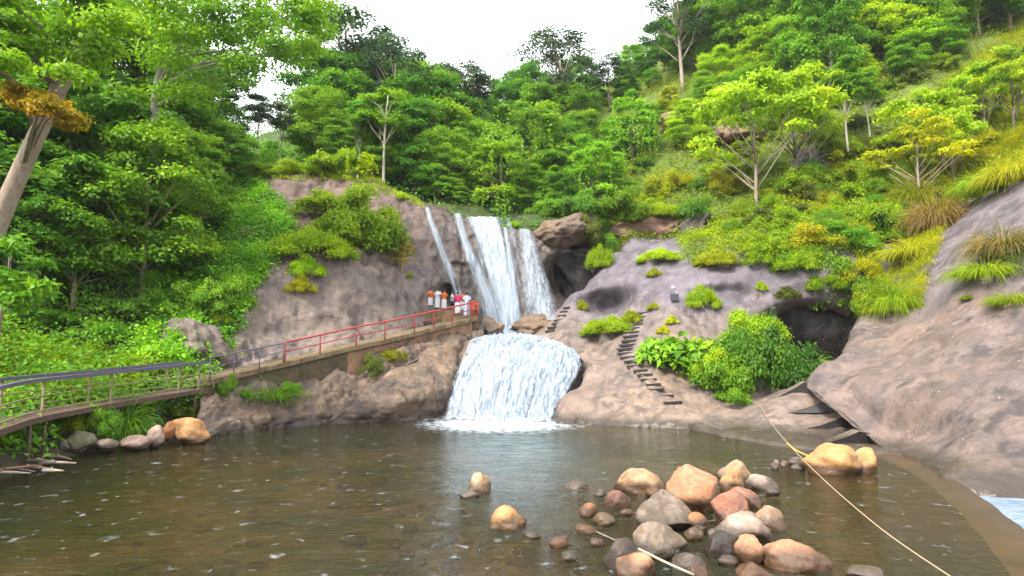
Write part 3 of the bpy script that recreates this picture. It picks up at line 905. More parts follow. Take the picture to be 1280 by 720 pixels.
# bank stones
for (x0, y0, x1, y1, m, sd, lb, ang, rz, tl) in [
    (212, 519, 264, 549, 'gold', 61, 'large orange boulder on the bank by the right end of the footbridge', 0.5, 0, 0.1),
    (203, 528, 219, 549, 'orange', 62, 'narrow brown stone against the left side of the orange boulder', 0.4, 0, 0),
    (184, 532, 206, 553, 'pale', 63, 'pinkish grey stone on the bank second left of the orange boulder', 0.4, 0, 0),
    (148, 544, 186, 557, 'pale', 64, 'flat purplish stone at the waterline below the reedy bush', 0.4, 0, 0),
    (80, 537, 118, 561, 'moss', 65, 'mossy grey wedge of rock under the footbridge', 0.8, 0, 0.25),
    (72, 550, 92, 562, 'grey', 66, 'small dark stone beside the mossy wedge under the footbridge', 0.5, 0, 0),
    (118, 548, 150, 559, 'grey', 67, 'low dark stone at the waterline right of the mossy wedge', 0.4, 0, 0),
]:
    boulder(x0, y0, x1, y1, m, sd, lb, ang, rz, tl, group='stones along the left bank', z0=0.25)


def outcrop(px, py, Y, a, b, c, mat, seed, label, rz=0, tilt=0, ang=0.5, amp=0.2):
    p = at(px, py, Y)
    me = boulder_mesh('rock_outcrop', a, b, c, seed, ang, 5, amp, 1.3)
    o = link('rock_outcrop', me, mat)
    o.location = p
    o.rotation_euler = (0, tilt, rz)
    return tag(o, label, 'rock', 'rock outcrops')


outcrop(700, 291, 54.0, 2.3, 3.0, 1.45, M['rock_low'], 71, 'brown boulder overhanging the dark hollow right of the falls', 0.2, -0.15)
outcrop(712, 342, 56.2, 3.7, 3.0, 4.8, M['rock_shade_black'], 69, 'black rock mass added as the darkness inside the large hollow right of the falls', 0, 0, 0.6, 0.45)
outcrop(1030, 420, 46.0, 6.5, 2.0, 4.0, M['rock_shade_black'], 67, 'black rock mass added as the darkness of the cave behind the big bush', 0, 0, 0.3)
outcrop(728, 286, 56.0, 1.8, 3.0, 1.7, M['rock_low'], 78, 'shrub covered brown rock above the dark hollow', 0.2, 0)
outcrop(818, 290, 56.9, 4.6, 3.0, 1.6, M['rock_red'], 72, 'wide reddish rock face below the shrubs, upper slope', 0, 0.0)
outcrop(872, 287, 53.8, 1.7, 2.0, 1.8, M['rock_dark'], 73, 'dark grey rock beside the reddish rock face', 0, 0)
outcrop(930, 165, 67, 4.2, 2.5, 2.0, M['rock_red'], 74, 'pinkish bare rock among the trees high on the right hillside', 0, -0.2)
outcrop(1018, 207, 58.5, 2.2, 2.0, 2.0, M['rock_slope'], 75, 'grey rock slab on the right hillside below the flat topped trees', 0, -0.3)
outcrop(668, 406, 48.5, 2.0, 1.6, 0.9, M['rock_low'], 76, 'brown wet boulder at the foot of the right hand falls', 0.2, -0.1)
outcrop(612, 414, 46.8, 1.0, 1.3, 1.1, M['rock_low'], 77, 'tan boulder below the end of the walkway', 0, 0.1)
outcrop(845, 152, 74, 2.6, 2.0, 1.6, M['rock_red'], 80, 'small brown bare rock between trees on the right hillside', 0, 0)
outcrop(400, 262, 51, 2.6, 1.5, 1.2, M['rock_red'], 81, 'ragged reddish rock edge above the bushes on the dome', 0, 0.1)
outcrop(240, 430, 35.5, 2.2, 1.6, 1.6, M['rock_dome'], 82, 'grey rock poking out of the creeper behind the bridge end', 0, 0)

# stones lying on the riverbed
vs, fs, b0 = [], [], 0
pro = boulder_mesh('cobble_source', 1, 1, 0.6, 5, 0.2, 2, 0.2)
pv = np.array([v.co for v in pro.vertices])
pf = np.array([p.vertices for p in pro.polygons])
bpy.data.meshes.remove(pro)
for k in range(420):
    x, y = rng.uniform(-10, 12), rng.uniform(8, 26)
    if k < 220:
        x, y = rng.normal(3.0, 2.6), rng.normal(13.5, 2.8)
    s = rng.uniform(0.1, 0.34)
    zz = bed_z(x, y) + 0.05
    ca_, sa_ = math.cos(k), math.sin(k)
    q = pv * s * np.array([1.2, 0.9, 0.8])
    q = np.stack([q[:, 0] * ca_ - q[:, 1] * sa_ + x, q[:, 0] * sa_ + q[:, 1] * ca_ + y, np.minimum(q[:, 2] + zz, -0.02)], 1)
    vs.append(q)
    fs.append(pf + b0)
    b0 += len(q)
o = link('cobbles', mesh_np('cobbles', np.concatenate(vs), np.concatenate(fs), smooth=True), BMAT['orange'])
tag(o, 'brown and orange cobbles lying under the shallow water', 'cobbles', kind='stuff')


# ------------------------------------------------------------------ concrete walkway with railings
M['concrete'] = rock_mat('walkway_concrete', (0.187, 0.125, 0.066), (0.140, 0.094, 0.047), (0.234, 0.172, 0.109), stain=0.8, crack=0.3, wet_z=None, stain_col=(0.039, 0.039, 0.016), sc_=2.0)
M['wall_moss'] = rock_mat('mossy_wall', (0.078, 0.058, 0.023), (0.101, 0.070, 0.035), (0.055, 0.055, 0.020), stain=0.9, crack=0.3, wet_z=None, sc_=1.6)
M['wall_pink'] = rock_mat('pink_wall', (0.257, 0.140, 0.082), (0.211, 0.117, 0.070), (0.289, 0.187, 0.125), stain=0.75, crack=0.3, wet_z=None, stain_col=(0.062, 0.051, 0.023), sc_=1.5)
M['red_paint'] = simple_mat('red_paint', (0.390, 0.035, 0.027), 0.45, 0.45, 5, (0.281, 0.039, 0.035))
M['grey_paint'] = simple_mat('grey_paint', (0.156, 0.133, 0.164), 0.5, 0.4, 4)
M['dull_rail'] = simple_mat('weathered_rail', (0.234, 0.211, 0.094), 0.7, 0.4, 5, (0.156, 0.125, 0.062))
M['hand_rail'] = simple_mat('handrail_paint', (0.117, 0.105, 0.148), 0.45, 0.3, 3)
M['deck_plate'] = simple_mat('deck_plate', (0.117, 0.066, 0.047), 0.7, 0.4, 3, (0.078, 0.051, 0.039))
M['rust'] = simple_mat('rust', (0.101, 0.062, 0.043), 0.8, 0.4, 6)

wk = [(262, 475, 30.6), (330, 459, 33.3), (385, 446.5, 35.3), (441, 433, 37.2), (500, 420, 39.8), (550, 407.5, 42.4), (597, 396, 44.8)]
WK = cr(np.array([tuple(at(*p)) for p in wk]), 61)
walk = empty('walkway', tuple(WK[30]))
tag(walk, 'sloping concrete walkway on a retaining wall climbing to the foot of the falls', 'walkway')
WI = Matrix.Translation(-walk.location)


def wk_at(px):
    xs, _ = proj(WK)
    f = np.interp(px, xs, np.arange(61))
    i = int(min(59, f))
    return Vector(WK[i] * (1 - (f - i)) + WK[i + 1] * (f - i))


def wk_dir(i):
    d = WK[min(i + 1, 60)] - WK[max(i - 1, 0)]
    d = Vector((d[0], d[1], 0)).normalized()
    return d, Vector((-d.y, d.x, 0))      # along, away from the pool


def strip(path_ids, prof, close=True):
    """sweep a profile of (away, up) along the walkway"""
    mb = MB()
    vs, fs = [], []
    n = len(prof)
    for i in path_ids:
        d, s = wk_dir(i)
        jit = 0.02 * noise.noise(Vector(WK[i]) * 0.8)
        for a, z in prof:
            vs.append(Vector(WK[i]) + s * a + Vector((0, 0, z + jit)))
    for k in range(len(path_ids) - 1):
        for j in range(n):
            j2 = (j + 1) % n
            fs.append((k * n + j, (k + 1) * n + j, (k + 1) * n + j2, k * n + j2))
    fs.append(tuple(range(n)))
    fs.append(tuple((len(path_ids) - 1) * n + j for j in range(n - 1, -1, -1)))
    mb.add(vs, fs)
    return mb


strip(range(61), [(-0.06, 0), (-0.06, -0.24), (2.1, -0.24), (2.1, -0.02), (0.22, -0.02), (0.20, 0.03)]).build('deck', M['concrete'], walk, inv=WI)
strip(range(0, 30), [(0.10, -0.25), (0.10, -1.35), (0.18, -2.6), (1.9, -2.6), (1.9, -0.25)]).build('retaining_wall', M['wall_moss'], walk, inv=WI)['label'] = 'dark mossy lower stretch of the retaining wall'
strip(range(29, 60), [(0.22, -0.25), (0.18, -1.3), (0.2, -3.0), (1.9, -3.0), (1.9, -0.25)]).build('retaining_wall', M['wall_pink'], walk, inv=WI)['label'] = 'pinkish plastered upper stretch of the retaining wall'
mb = MB()
p0 = at(545, 392, 47.0)
mb.box(at(548, 389, 47.2) - Vector((0, 0, 0.5)), 2.6, 2.2, 1.0)
mb.box(at(577, 396, 46.6) - Vector((0, 0, 0.5)), 2.6, 3.2, 1.0)
mb.build('landing', M['concrete'], walk, bevel=0.06, inv=WI)


def rail_thing(name, label, px_posts, mat, heights, prad, rrad, deck_fn, cat, extra=None):
    base = deck_fn(px_posts[len(px_posts) // 2])
    r = empty(name, base)
    tag(r, label, cat)
    inv = Matrix.Translation(-base)
    for px in px_posts:
        p = deck_fn(px)
        MB().tube([p - Vector((0, 0, 0.1)), p + Vector((0, 0, heights[0]))], prad, 8).build('post', mat, r, True, inv=inv)
    for k, h in enumerate(heights):
        pts = [deck_fn(px_posts[0] + (px_posts[-1] - px_posts[0]) * i / 30) + Vector((0, 0, h)) for i in range(31)]
        MB().tube(pts, rrad if k == 0 else rrad * 0.6, 8).build('top_rail' if k == 0 else 'mid_rail', mat, r, True, inv=inv)
    return r, inv


red, rinv = rail_thing('railing', 'red painted metal railing along the upper walkway up to the bathers', [356, 400, 445, 481, 518, 542, 565, 590, 597], M['red_paint'], (1.08, 0.58), 0.04, 0.052, wk_at, 'railing')
# end guard at the falls
e = wk_at(597)
d, s = wk_dir(60)
for k in range(3):
    p = e + s * (0.35 * (k + 1))
    MB().tube([p, p + Vector((0, 0, 1.08))], 0.035, 8).build('post', M['red_paint'], red, True, inv=rinv)
MB().tube([e + Vector((0, 0, 1.08)), e + s * 1.1 + Vector((0, 0, 1.08))], 0.045, 8).build('top_rail', M['red_paint'], red, True, inv=rinv)
MB().tube([e + Vector((0, 0, 0.58)), e + s * 1.1 + Vector((0, 0, 0.58))], 0.03, 8).build('mid_rail', M['red_paint'], red, True, inv=rinv)
rail_thing('railing', 'thin purplish grey railing on the lower walkway between footbridge and red rail', [262, 292, 324, 354], M['grey_paint'], (1.05, 0.6, 0.25), 0.03, 0.035, wk_at, 'railing')

# ------------------------------------------------------------------ footbridge on the left
bk = [(-260, 640, 13.2), (-120, 582, 16.0), (0, 538, 18.6), (50, 522, 21.4), (120, 508.5, 24.6), (190, 497, 27.4), (258, 486, 30.3)]
BK = cr(np.array([tuple(at(*p)) for p in bk]), 61)
fb_ = empty('footbridge', tuple(BK[40]))
tag(fb_, 'narrow metal footbridge with thick dark handrail crossing the left bank', 'footbridge')
FI = Matrix.Translation(-fb_.location)


def bk_i(f):
    i = int(min(59, max(0, f)))
    return Vector(BK[i] * (1 - (f - i)) + BK[i + 1] * (f - i))


def bk_f(px):
    xs, _ = proj(BK)
    return float(np.interp(px, xs, np.arange(61)))


def bk_side(f):
    d = bk_i(min(60, f + 1)) - bk_i(max(0, f - 1))
    d = Vector((d.x, d.y, 0)).normalized()
    return Vector((-d.y, d.x, 0))


def bsweep(prof):
    mb = MB()
    vs, fs = [], []
    n = len(prof)
    for i in range(61):
        s = bk_side(i)
        for a, z in prof:
            vs.append(Vector(BK[i]) + s * a + Vector((0, 0, z)))
    for k in range(60):
        for j in range(n):
            j2 = (j + 1) % n
            fs.append((k * n + j, (k + 1) * n + j, (k + 1) * n + j2, k * n + j2))
    fs.append(tuple(range(n)))
    fs.append(tuple(60 * n + j for j in range(n - 1, -1, -1)))
    mb.add(vs, fs)
    return mb


bsweep([(0.02, 0), (0.02, -0.05), (1.45, -0.05), (1.45, 0)]).build('deck', M['deck_plate'], fb_, inv=FI)
bsweep([(-0.04, 0.03), (-0.04, -0.16), (0.02, -0.16), (0.02, 0.03)]).build('edge_beam', M['rust'], fb_, inv=FI)
bsweep([(1.45, 0.03), (1.45, -0.16), (1.51, -0.16), (1.51, 0.03)]).build('edge_beam', M['rust'], fb_, inv=FI)
for a0, hh in ((0.0, 1.17), (1.48, 1.17)):
    bsweep([(a0 - 0.085, hh), (a0 - 0.085, hh + 0.12), (a0 + 0.085, hh + 0.12), (a0 + 0.085, hh)]).build('handrail', M['hand_rail'], fb_, inv=FI)
    for z in (0.22, 0.70):
        MB().tube([Vector(BK[i]) + bk_side(i) * a0 + Vector((0, 0, z)) for i in range(61)], 0.026, 6).build('mid_rail', M['dull_rail'], fb_, True, inv=FI)
    for px in ((-90, -20, 52, 138, 223, 248) if a0 == 0 else (-10, 60, 150, 240)):
        f = bk_f(px)
        p = bk_i(f) + bk_side(f) * a0
        MB().box(p + Vector((0, 0, 0.56)), 0.07, 0.07, 1.22).build('post', M['dull_rail'], fb_, inv=FI)
for px in (42, 60, 246, 150):
    f = bk_f(px)
    for a0 in (0.08, 1.4):
        p = bk_i(f) + bk_side(f) * a0
        MB().tube([p - Vector((0, 0, 0.1)), Vector((p.x, p.y, -0.9))], 0.055, 8).build('leg', M['rust'], fb_, True, inv=FI)

# ------------------------------------------------------------------ steps cut in the rock
M['riser'] = simple_mat('shadow_riser', (0.016, 0.012, 0.010), 0.5, 0.5, 4)  # near-black colour stands for the shadow in the step slots
TREADMAT = M['rock_slope']


def cut_steps(name, label, slots, hgt):
    pts = [hit((a + b) / 2, y)[0] for a, b, y in slots]
    base = pts[-1]
    st = empty(name, base)
    tag(st, label, 'steps')
    inv = Matrix.Translation(-base)
    for (a, b, y) in slots:
        pa, pb = hit(a, y)[0], hit(b, y)[0]
        pm = (pa + pb) / 2
        ax = (pb - pa)
        ax = Vector((ax.x, ax.y * 0.3, 0)).normalized()
        w = (b - a) / FOC * pm.y
        back = Vector((-ax.y, ax.x, 0))
        rot = Matrix((ax, back, Vector((0, 0, 1)))).transposed()
        up = Vector((0, 0, 1))
        mb = MB()
        # riser painted dark as the shadow under a worn, overhanging tread
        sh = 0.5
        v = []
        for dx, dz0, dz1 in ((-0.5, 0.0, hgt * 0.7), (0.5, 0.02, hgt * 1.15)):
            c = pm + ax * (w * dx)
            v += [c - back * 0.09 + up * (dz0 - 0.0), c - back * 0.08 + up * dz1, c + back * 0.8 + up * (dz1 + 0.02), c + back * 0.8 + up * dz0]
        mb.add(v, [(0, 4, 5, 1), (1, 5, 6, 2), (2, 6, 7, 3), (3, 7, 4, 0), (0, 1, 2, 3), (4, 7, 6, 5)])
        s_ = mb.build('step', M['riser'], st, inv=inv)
        m2 = MB()
        v = []
        for dx, dz1 in ((-0.53, hgt * 0.7), (0.53, hgt * 1.15)):
            c = pm + ax * (w * dx)
            v += [c - back * 0.13 + up * (dz1 + 0.003), c - back * 0.11 + up * (dz1 + 0.03), c + back * 0.7 + up * (dz1 + 0.07), c + back * 0.7 + up * (dz1 + 0.003)]
        m2.add(v, [(0, 4, 5, 1), (1, 5, 6, 2), (2, 6, 7, 3), (3, 7, 4, 0), (0, 1, 2, 3), (4, 7, 6, 5)])
        m2.build('tread', TREADMAT, s_, bevel=0.02, inv=inv)
    return st


cut_steps('rock_steps', 'long curving flight of narrow steps cut into the pale rock slope', [
    (796, 810, 393), (793, 807, 398), (790, 804, 402.5), (788, 803, 407), (784, 799, 412), (782, 798, 417), (779, 797, 422), (777, 795, 427.5), (774, 793, 433), (771, 791, 438), (771, 791, 443.5), (775, 793, 448.5), (780, 795, 453.5), (784, 802, 459.5), (792, 809, 465), (797, 815, 470.5), (801, 820, 476.5), (808, 825, 482.5), (813, 830, 489), (820, 842, 497), (830, 852, 505)], 0.14)
cut_steps('rock_steps', 'short flight of steps climbing the rock just right of the falls', [
    (704, 712, 386), (700, 709, 391), (697, 707, 396), (692, 704, 401.5), (689, 701, 406), (684, 697, 410.5), (681, 693, 415)], 0.13)

LEDGE = BVHTree.FromPolygons([Vector(v) for v in SURF['ledge_rock'][0]], [tuple(int(x) for x in q) for q in SURF['ledge_rock'][1]])


def lhit(px, py):
    return LEDGE.ray_cast(CAM, ray(px, py).normalized())[0]


big = empty('rock_steps', lhit(1030, 525))
tag(big, 'four broad steps with dark risers cut below the big right hand rock', 'steps')
BI = Matrix.Translation(-big.location)
for (L, Rr, A) in [((966, 498), (1030, 497), (1006, 477)), ((985, 516), (1052, 515.5), (1032, 500)), ((1009, 535), (1078, 536), (1053, 521)), ((1030, 554), (1096, 555), (1074, 539))]:
    Y = lhit(*L).y - 0.06
    Y2 = min(lhit(*Rr).y - 0.12, Y)
    l, r_, a = at(L[0], L[1], Y), at(Rr[0], Rr[1], Y2), at(A[0], A[1], Y2 * 0.62 + Y * 0.38)
    a2 = at(Rr[0] + 12, A[1] + 6, Y2)
    bk_ = Vector((0.2, 0.9, -0.03))
    mb = MB()
    front = [l, r_, a2, a]
    # irregular worn top edge
    edge = []
    for k in range(9):
        q = l.lerp(a, k / 8)
        edge.append(q + Vector((0, 0, 0.035 * noise.noise(q * 3.0) - 0.06 * math.sin(math.pi * k / 8))))
    fr_ = [l, r_, a2] + edge[::-1][:-1]
    n = len(fr_)
    v = fr_ + [p + bk_ for p in fr_]
    mb.add(v, [tuple(range(n)), tuple(range(2 * n - 1, n - 1, -1))])
    s_ = mb.build('step', M['riser'], big, inv=BI)  # dark face paints the triangular shadow of the step
    m2 = MB()
    top = [a2] + edge[::-1]
    tv = [p + Vector((0, -0.03, 0.012)) for p in top] + [p + bk_ + Vector((0, 0, 0.012)) for p in top] + [p + Vector((0, -0.03, -0.01)) for p in top]
    k = len(top)
    m2.add(tv, [(i, i + 1, k + i + 1, k + i) for i in range(k - 1)] + [(i, 2 * k + i, 2 * k + i + 1, i + 1) for i in range(k - 1)])
    m2.build('tread', TREADMAT, s_, inv=BI)

# ------------------------------------------------------------------ ropes, stick, driftwood, panel
M['rope'] = simple_mat('rope_fibre', (0.42, 0.33, 0.20), 0.9, 0.3, 30)
M['rope_y'] = simple_mat('yellow_rope_fibre', (0.62, 0.42, 0.05), 0.8, 0.3, 30)


def line(pts, r, name, mat, label, cat, n=40, sag=0.0):
    Q = cr(np.array([tuple(p) for p in pts]), n)
    return tag(MB().tube([tuple(q) for q in Q], r, 6).build(name, mat, None, True), label, cat)


line([hit(922, 493)[0] + Vector((0, 0, 0.05)), hit(948, 508)[0] + Vector((0, 0, 0.06)), at(968, 534, z=0.75), at(990, 560, z=0.55), at(1030, 600, z=0.45), at(1100, 660, z=0.45), at(1190, 722, z=0.5), at(1300, 790, z=0.6)],
     0.012, 'rope', M['rope'], 'long pale rope stretched from the ledge across the pool to the near right', 'rope')
line([at(984, 554, z=0.6), at(992, 561, z=0.5), at(1003, 567, z=0.42), at(1014, 571, z=0.5)], 0.028, 'rope', M['rope_y'], 'short yellow rope tied round the golden boulder', 'rope')
line([hit(x, y)[0] + Vector((0, -0.08, 0.06)) for x, y in ((769, 443), (783, 457), (797, 468), (812, 475), (822, 479), (830, 484))], 0.018, 'rope', M['rope'], 'pale rope lying across the curved rock steps', 'rope')
line([at(798, 686, z=0.35), at(832, 703, z=0.22), at(868, 719, z=0.08)], 0.022, 'stick', M['bark_pale'], 'thin pale stick lying on the stones at the near edge of the heap', 'stick', 8)
line([at(744, 664, z=0.02), at(762, 672, z=0.10), at(780, 680, z=0.2)], 0.012, 'stick', M['bark_brown'], 'thin dark twig behind the black wet boulder', 'stick', 8)
for k in range(13):
    x = rng.uniform(-40, 78)
    p = at(x, rng.uniform(572, 590) + (80 - x) * 0.10, z=0.10 + 0.07 * (k % 4))
    ang = rng.uniform(-0.5, 0.7)
    L_ = rng.uniform(0.7, 1.9)
    dv = Vector((math.cos(ang), math.sin(ang), rng.uniform(-0.06, 0.14))) * L_ / 2
    q = [p - dv, p + Vector((0, 0, rng.uniform(0, 0.12))), p + dv]
    mb = MB().tube([tuple(v) for v in cr(np.array([tuple(v) for v in q]), 8)], [0.05, 0.055, 0.05, 0.05, 0.045, 0.04, 0.03, 0.02], 7)
    mb.tube([q[1], q[1] + Vector((dv.y, -dv.x * 0.3, 0.3)) * 0.35], [0.03, 0.012], 6)
    tag(mb.build('driftwood', M['bark_brown'] if k % 3 else M['wall_pink'], None, True), 'reddish brown driftwood branch washed up under the footbridge', 'driftwood', 'driftwood on the left bank')

pp, nn = hit(842, 378)
pan = empty('floodlight', pp)
tag(pan, 'small dark box with a white lamp head fixed on the purple rock slope', 'floodlight')
M['panel'] = simple_mat('panel_grey', (0.06, 0.06, 0.075), 0.5)
M['white'] = simple_mat('white_enamel', (0.8, 0.8, 0.8), 0.35)
MB().box((0.05, -0.1, 0.33), 0.5, 0.25, 0.46).build('case', M['panel'], pan, bevel=0.02)
MB().tube([(0.2, 0, 0), (0.2, 0, 0.75), (0.05, -0.02, 0.95)], 0.025, 8).build('post', M['white'], pan, True)
MB().tube([(-0.12, -0.1, 1.0), (0.02, -0.1, 0.98), (0.1, -0.1, 0.9)], [0.11, 0.12, 0.05], 10).build('lamp_head', M['white'], pan, True)

# ------------------------------------------------------------------ people
M['skin'] = simple_mat('skin', (0.20, 0.095, 0.05), 0.55, 0.15, 4)
M['hair'] = simple_mat('hair', (0.012, 0.01, 0.01), 0.5, 0.2, 20)


def cloth(name, c):
    return simple_mat(name, c, 0.85, 0.18, 5, None, 0, 0.4)


CL = {'orange': cloth('orange_cloth', (0.56, 0.14, 0.035)), 'white': cloth('white_cloth', (0.6, 0.6, 0.62)), 'magenta': cloth('magenta_cloth', (0.50, 0.03, 0.10)),
      'pale': cloth('pale_blue_cloth', (0.46, 0.56, 0.66)), 'red': cloth('red_cloth', (0.65, 0.08, 0.04)), 'navy': cloth('navy_cloth', (0.03, 0.035, 0.09)), 'pink': cloth('pink_cloth', (0.8, 0.5, 0.5)), 'brown': cloth('brown_cloth', (0.3, 0.12, 0.06))}


def rings(rs, seg=16):
    """rs: list of (x, y, z, rx, ry)"""
    vs, fs = [], []
    for (x, y, z, a, b) in rs:
        for k in range(seg):
            t = 2 * math.pi * k / seg
            vs.append((x + a * math.cos(t), y + b * math.sin(t), z))
    for i in range(len(rs) - 1):
        for k in range(seg):
            k2 = (k + 1) % seg
            fs.append((i * seg + k, i * seg + k2, (i + 1) * seg + k2, (i + 1) * seg + k))
    return vs, fs


def person(loc, face, h, label, shirt, lower, low_len=0.2, arms=(0.15, -0.1), bare=False, seed=0, lean=0.0):
    """standing figure, front towards -Y before rotation"""
    r = empty('person', loc, face)
    tag(r, label, 'person', 'bathers at the foot of the falls')
    r.scale = (h / 1.7,) * 3
    J, E, S = [], [], []

    def j(p, rad, par=None):
        J.append(p)
        S.append(rad if isinstance(rad, tuple) else (rad, rad))
        if par is not None:
            E.append((par, len(J) - 1))
        return len(J) - 1
    pel = j((0, 0, 0.92), (0.15, 0.11))
    sp = j((0, 0.0, 1.08), (0.135, 0.10), pel)
    ch = j((0, -0.01, 1.28), (0.165, 0.115), sp)
    nk = j((0, 0.0, 1.44), (0.06, 0.06), ch)
    n2 = j((0, -0.01, 1.49), (0.052, 0.055), nk)
    hd = j((0, -0.02, 1.56), (0.072, 0.088), n2)
    j((0, -0.015, 1.65), (0.07, 0.085), hd)
    j((0, -0.105, 1.575), (0.016, 0.016), hd)
    for s, bend in ((-1, arms[0]), (1, arms[1])):
        sh = j((s * 0.19, 0, 1.39), 0.06, ch)
        el = j((s * 0.25, 0.03 - abs(bend) * 0.15, 1.12 + max(0, bend) * 0.1), 0.042, sh)
        wr = j((s * (0.25 - abs(bend) * 0.3), -0.06 - abs(bend) * 0.5, 0.90 + abs(bend) * 0.7), 0.028, el)
        dn = Vector(J[wr]) - Vector(J[el])
        dn.normalize()
        pm = j(tuple(Vector(J[wr]) + dn * 0.06), (0.036, 0.02), wr)
        for q in range(5):
            ln = (0.05, 0.085, 0.095, 0.088, 0.07)[q]
            sd = Vector((0, (q - 2) * 0.017, 0))
            k1 = j(tuple(Vector(J[pm]) + dn * 0.03 + sd), 0.009, pm)
            k2 = j(tuple(Vector(J[k1]) + dn * ln * 0.5), 0.008, k1)
            j(tuple(Vector(J[k2]) + dn * ln * 0.4 + Vector((-s * 0.012, 0, 0))), 0.006, k2)
    for s in (-1, 1):
        hp = j((s * 0.09, 0, 0.86), 0.088, pel)
        kn = j((s * 0.105, -0.015, 0.48), 0.058, hp)
        an = j((s * 0.11, 0.02, 0.08), 0.036, kn)
        j((s * 0.115, 0.05, 0.035), 0.03, an)
        j((s * 0.125, -0.13, 0.03), (0.035, 0.022), an)
    me = bpy.data.meshes.new('body')
    me.from_pydata([(p[0], p[1] + lean * max(0, p[2] - 0.9), p[2]) for p in J], E, [])
    o = link('body', me, None, r)
    o.modifiers.new('s', 'SKIN')
    o.modifiers.new('d', 'SUBSURF').levels = 1
    for k, sv in enumerate(me.skin_vertices[0].data):
        sv.radius = S[k]
        sv.use_root = k == 0
    dg = bpy.context.evaluated_depsgraph_get()
    dg.update()
    m2 = bpy.data.meshes.new_from_object(o.evaluated_get(dg))
    o.modifiers.clear()
    o.data = m2
    m2.materials.clear()
    m2.materials.append(M['skin'])
    for p in m2.polygons:
        p.use_smooth = True
    ly = lambda z: lean * max(0, z - 0.9)
    # hair cap
    mb = MB()
    v, f = rings([(0, ly(1.6), 1.575, 0.085, 0.10), (0, 0.005 + ly(1.6), 1.63, 0.088, 0.102), (0, ly(1.6), 1.69, 0.078, 0.092), (0, ly(1.6), 1.73, 0.045, 0.055), (0, ly(1.6), 1.742, 0.004, 0.004)], 14)
    v = [(x, y if y > -0.03 or z > 1.66 else -0.03, z) for x, y, z in v]
    mb.add(v, f)
    mb.build('hair', M['hair'], r, True)
    if not bare:
        mb = MB()
        v, f = rings([(0, 0, 0.84, 0.185, 0.145), (0, 0, 0.95, 0.178, 0.135), (0, ly(1.1), 1.1, 0.165, 0.125), (0, ly(1.28) - 0.005, 1.28, 0.19, 0.14), (0, ly(1.38), 1.39, 0.195, 0.115), (0, ly(1.45), 1.455, 0.10, 0.085), (0, ly(1.48), 1.475, 0.068, 0.068)])
        mb.add(v, f)
        for s, bend in ((-1, arms[0]), (1, arms[1])):
            mb.tube([(s * 0.17, ly(1.39), 1.40), (s * 0.215, 0.01 + ly(1.3), 1.29), (s * 0.245, 0.025 - abs(bend) * 0.1 + ly(1.2), 1.18 + max(0, bend) * 0.06)], [0.075, 0.07, 0.066], 10, cap=False)
        mb.build('shirt', CL[shirt], r, True)
    mb = MB()
    fl = 0.30 if low_len < 0.4 else 0.22
    rows = [(0, 0, 0.98, 0.165, 0.125), (0, 0, 0.9, 0.19, 0.15), (0, 0, 0.75, 0.20, 0.16), (0, -0.01, 0.5, 0.205, 0.165), (0, 0, low_len + 0.02, fl * 0.75, fl * 0.62), (0, 0, low_len, fl * 0.72, fl * 0.6)]
    v, f = rings(rows, 18)
    v = [(x * (1 + 0.05 * math.sin(9 * math.atan2(y, x) + seed) * (1 - z)), y * (1 + 0.05 * math.sin(9 * math.atan2(y, x) + seed) * (1 - z)), z) for x, y, z in v]
    mb.add(v, f)
    mb.build('wrap' if low_len < 0.4 else 'shorts', CL[lower], r, True)
    return r


def stand(px, py, Y):
    return at(px, py, Y)


person(stand(538, 387, 47.6), 0.5, 1.6, 'person in an orange top and white wrap, leftmost of the bathers', 'orange', 'white', 0.35, (0.4, 0.2), seed=1)
person(stand(547, 389, 47.2), -0.3, 1.72, 'person in a white shirt and white wrap between two people in orange', 'white', 'white', 0.25, (0.1, 0.3), seed=2)
person(stand(555, 390, 46.8), 2.6, 1.66, 'person in an orange shirt and white wrap before the small cave mouth', 'orange', 'white', 0.3, (0.5, 0.4), seed=3)
person(stand(565, 391, 47.6), 1.6, 1.6, 'person in a pale shirt and navy shorts half hidden behind the magenta shirt', 'white', 'navy', 0.5, (0.2, 0.1), seed=4)
person(stand(572, 395.5, 45.9), 2.9, 1.78, 'person in a magenta shirt and white wrap at the red railing', 'magenta', 'white', 0.22, (0.5, 0.3), seed=5)
person(stand(579, 393, 47.0), 0.2, 1.7, 'person in a red shirt standing behind the one in pale blue', 'red', 'white', 0.3, (0.3, 0.5), seed=6)
person(stand(583.5, 396.0, 45.8), 3.3, 1.76, 'person in a long pale blue robe at the red railing', 'pale', 'pale', 0.08, (0.2, 0.2), seed=7)
person(stand(591, 397, 45.9), -0.6, 1.34, 'short person in orange beside the railing end at the falls', 'red', 'orange', 0.5, (0.6, 0.5), seed=8)
person(stand(596, 397.5, 46.3), 0.9, 1.28, 'child in an orange shirt at the far right end of the railing', 'orange', 'brown', 0.5, (0.3, 0.4), seed=9)

# ------------------------------------------------------------------ foliage generators


def unit(v):
    return v / (np.linalg.norm(v, axis=-1, keepdims=True) + 1e-9)


def leaf_quads(P, N, L, W, g, droop=0.15):
    n = len(P)
    T = unit(np.cross(N, unit(g.normal(size=(n, 3)))))
    B = np.cross(N, T)
    L = (L * g.uniform(0.6, 1.35, n))[:, None]
    W = (W * g.uniform(0.7, 1.25, n))[:, None]
    a = P
    b = P + T * L * 0.45 + B * W * 0.5 + N * L * 0.06
    c = P + T * L - N * L * droop
    d = P + T * L * 0.45 - B * W * 0.5 + N * L * 0.06
    V = np.stack([a, b, c, d], 1).reshape(-1, 3)
    F = np.arange(4 * n).reshape(-1, 4)
    return V, F, np.repeat(g.uniform(0, 1, n), 4)


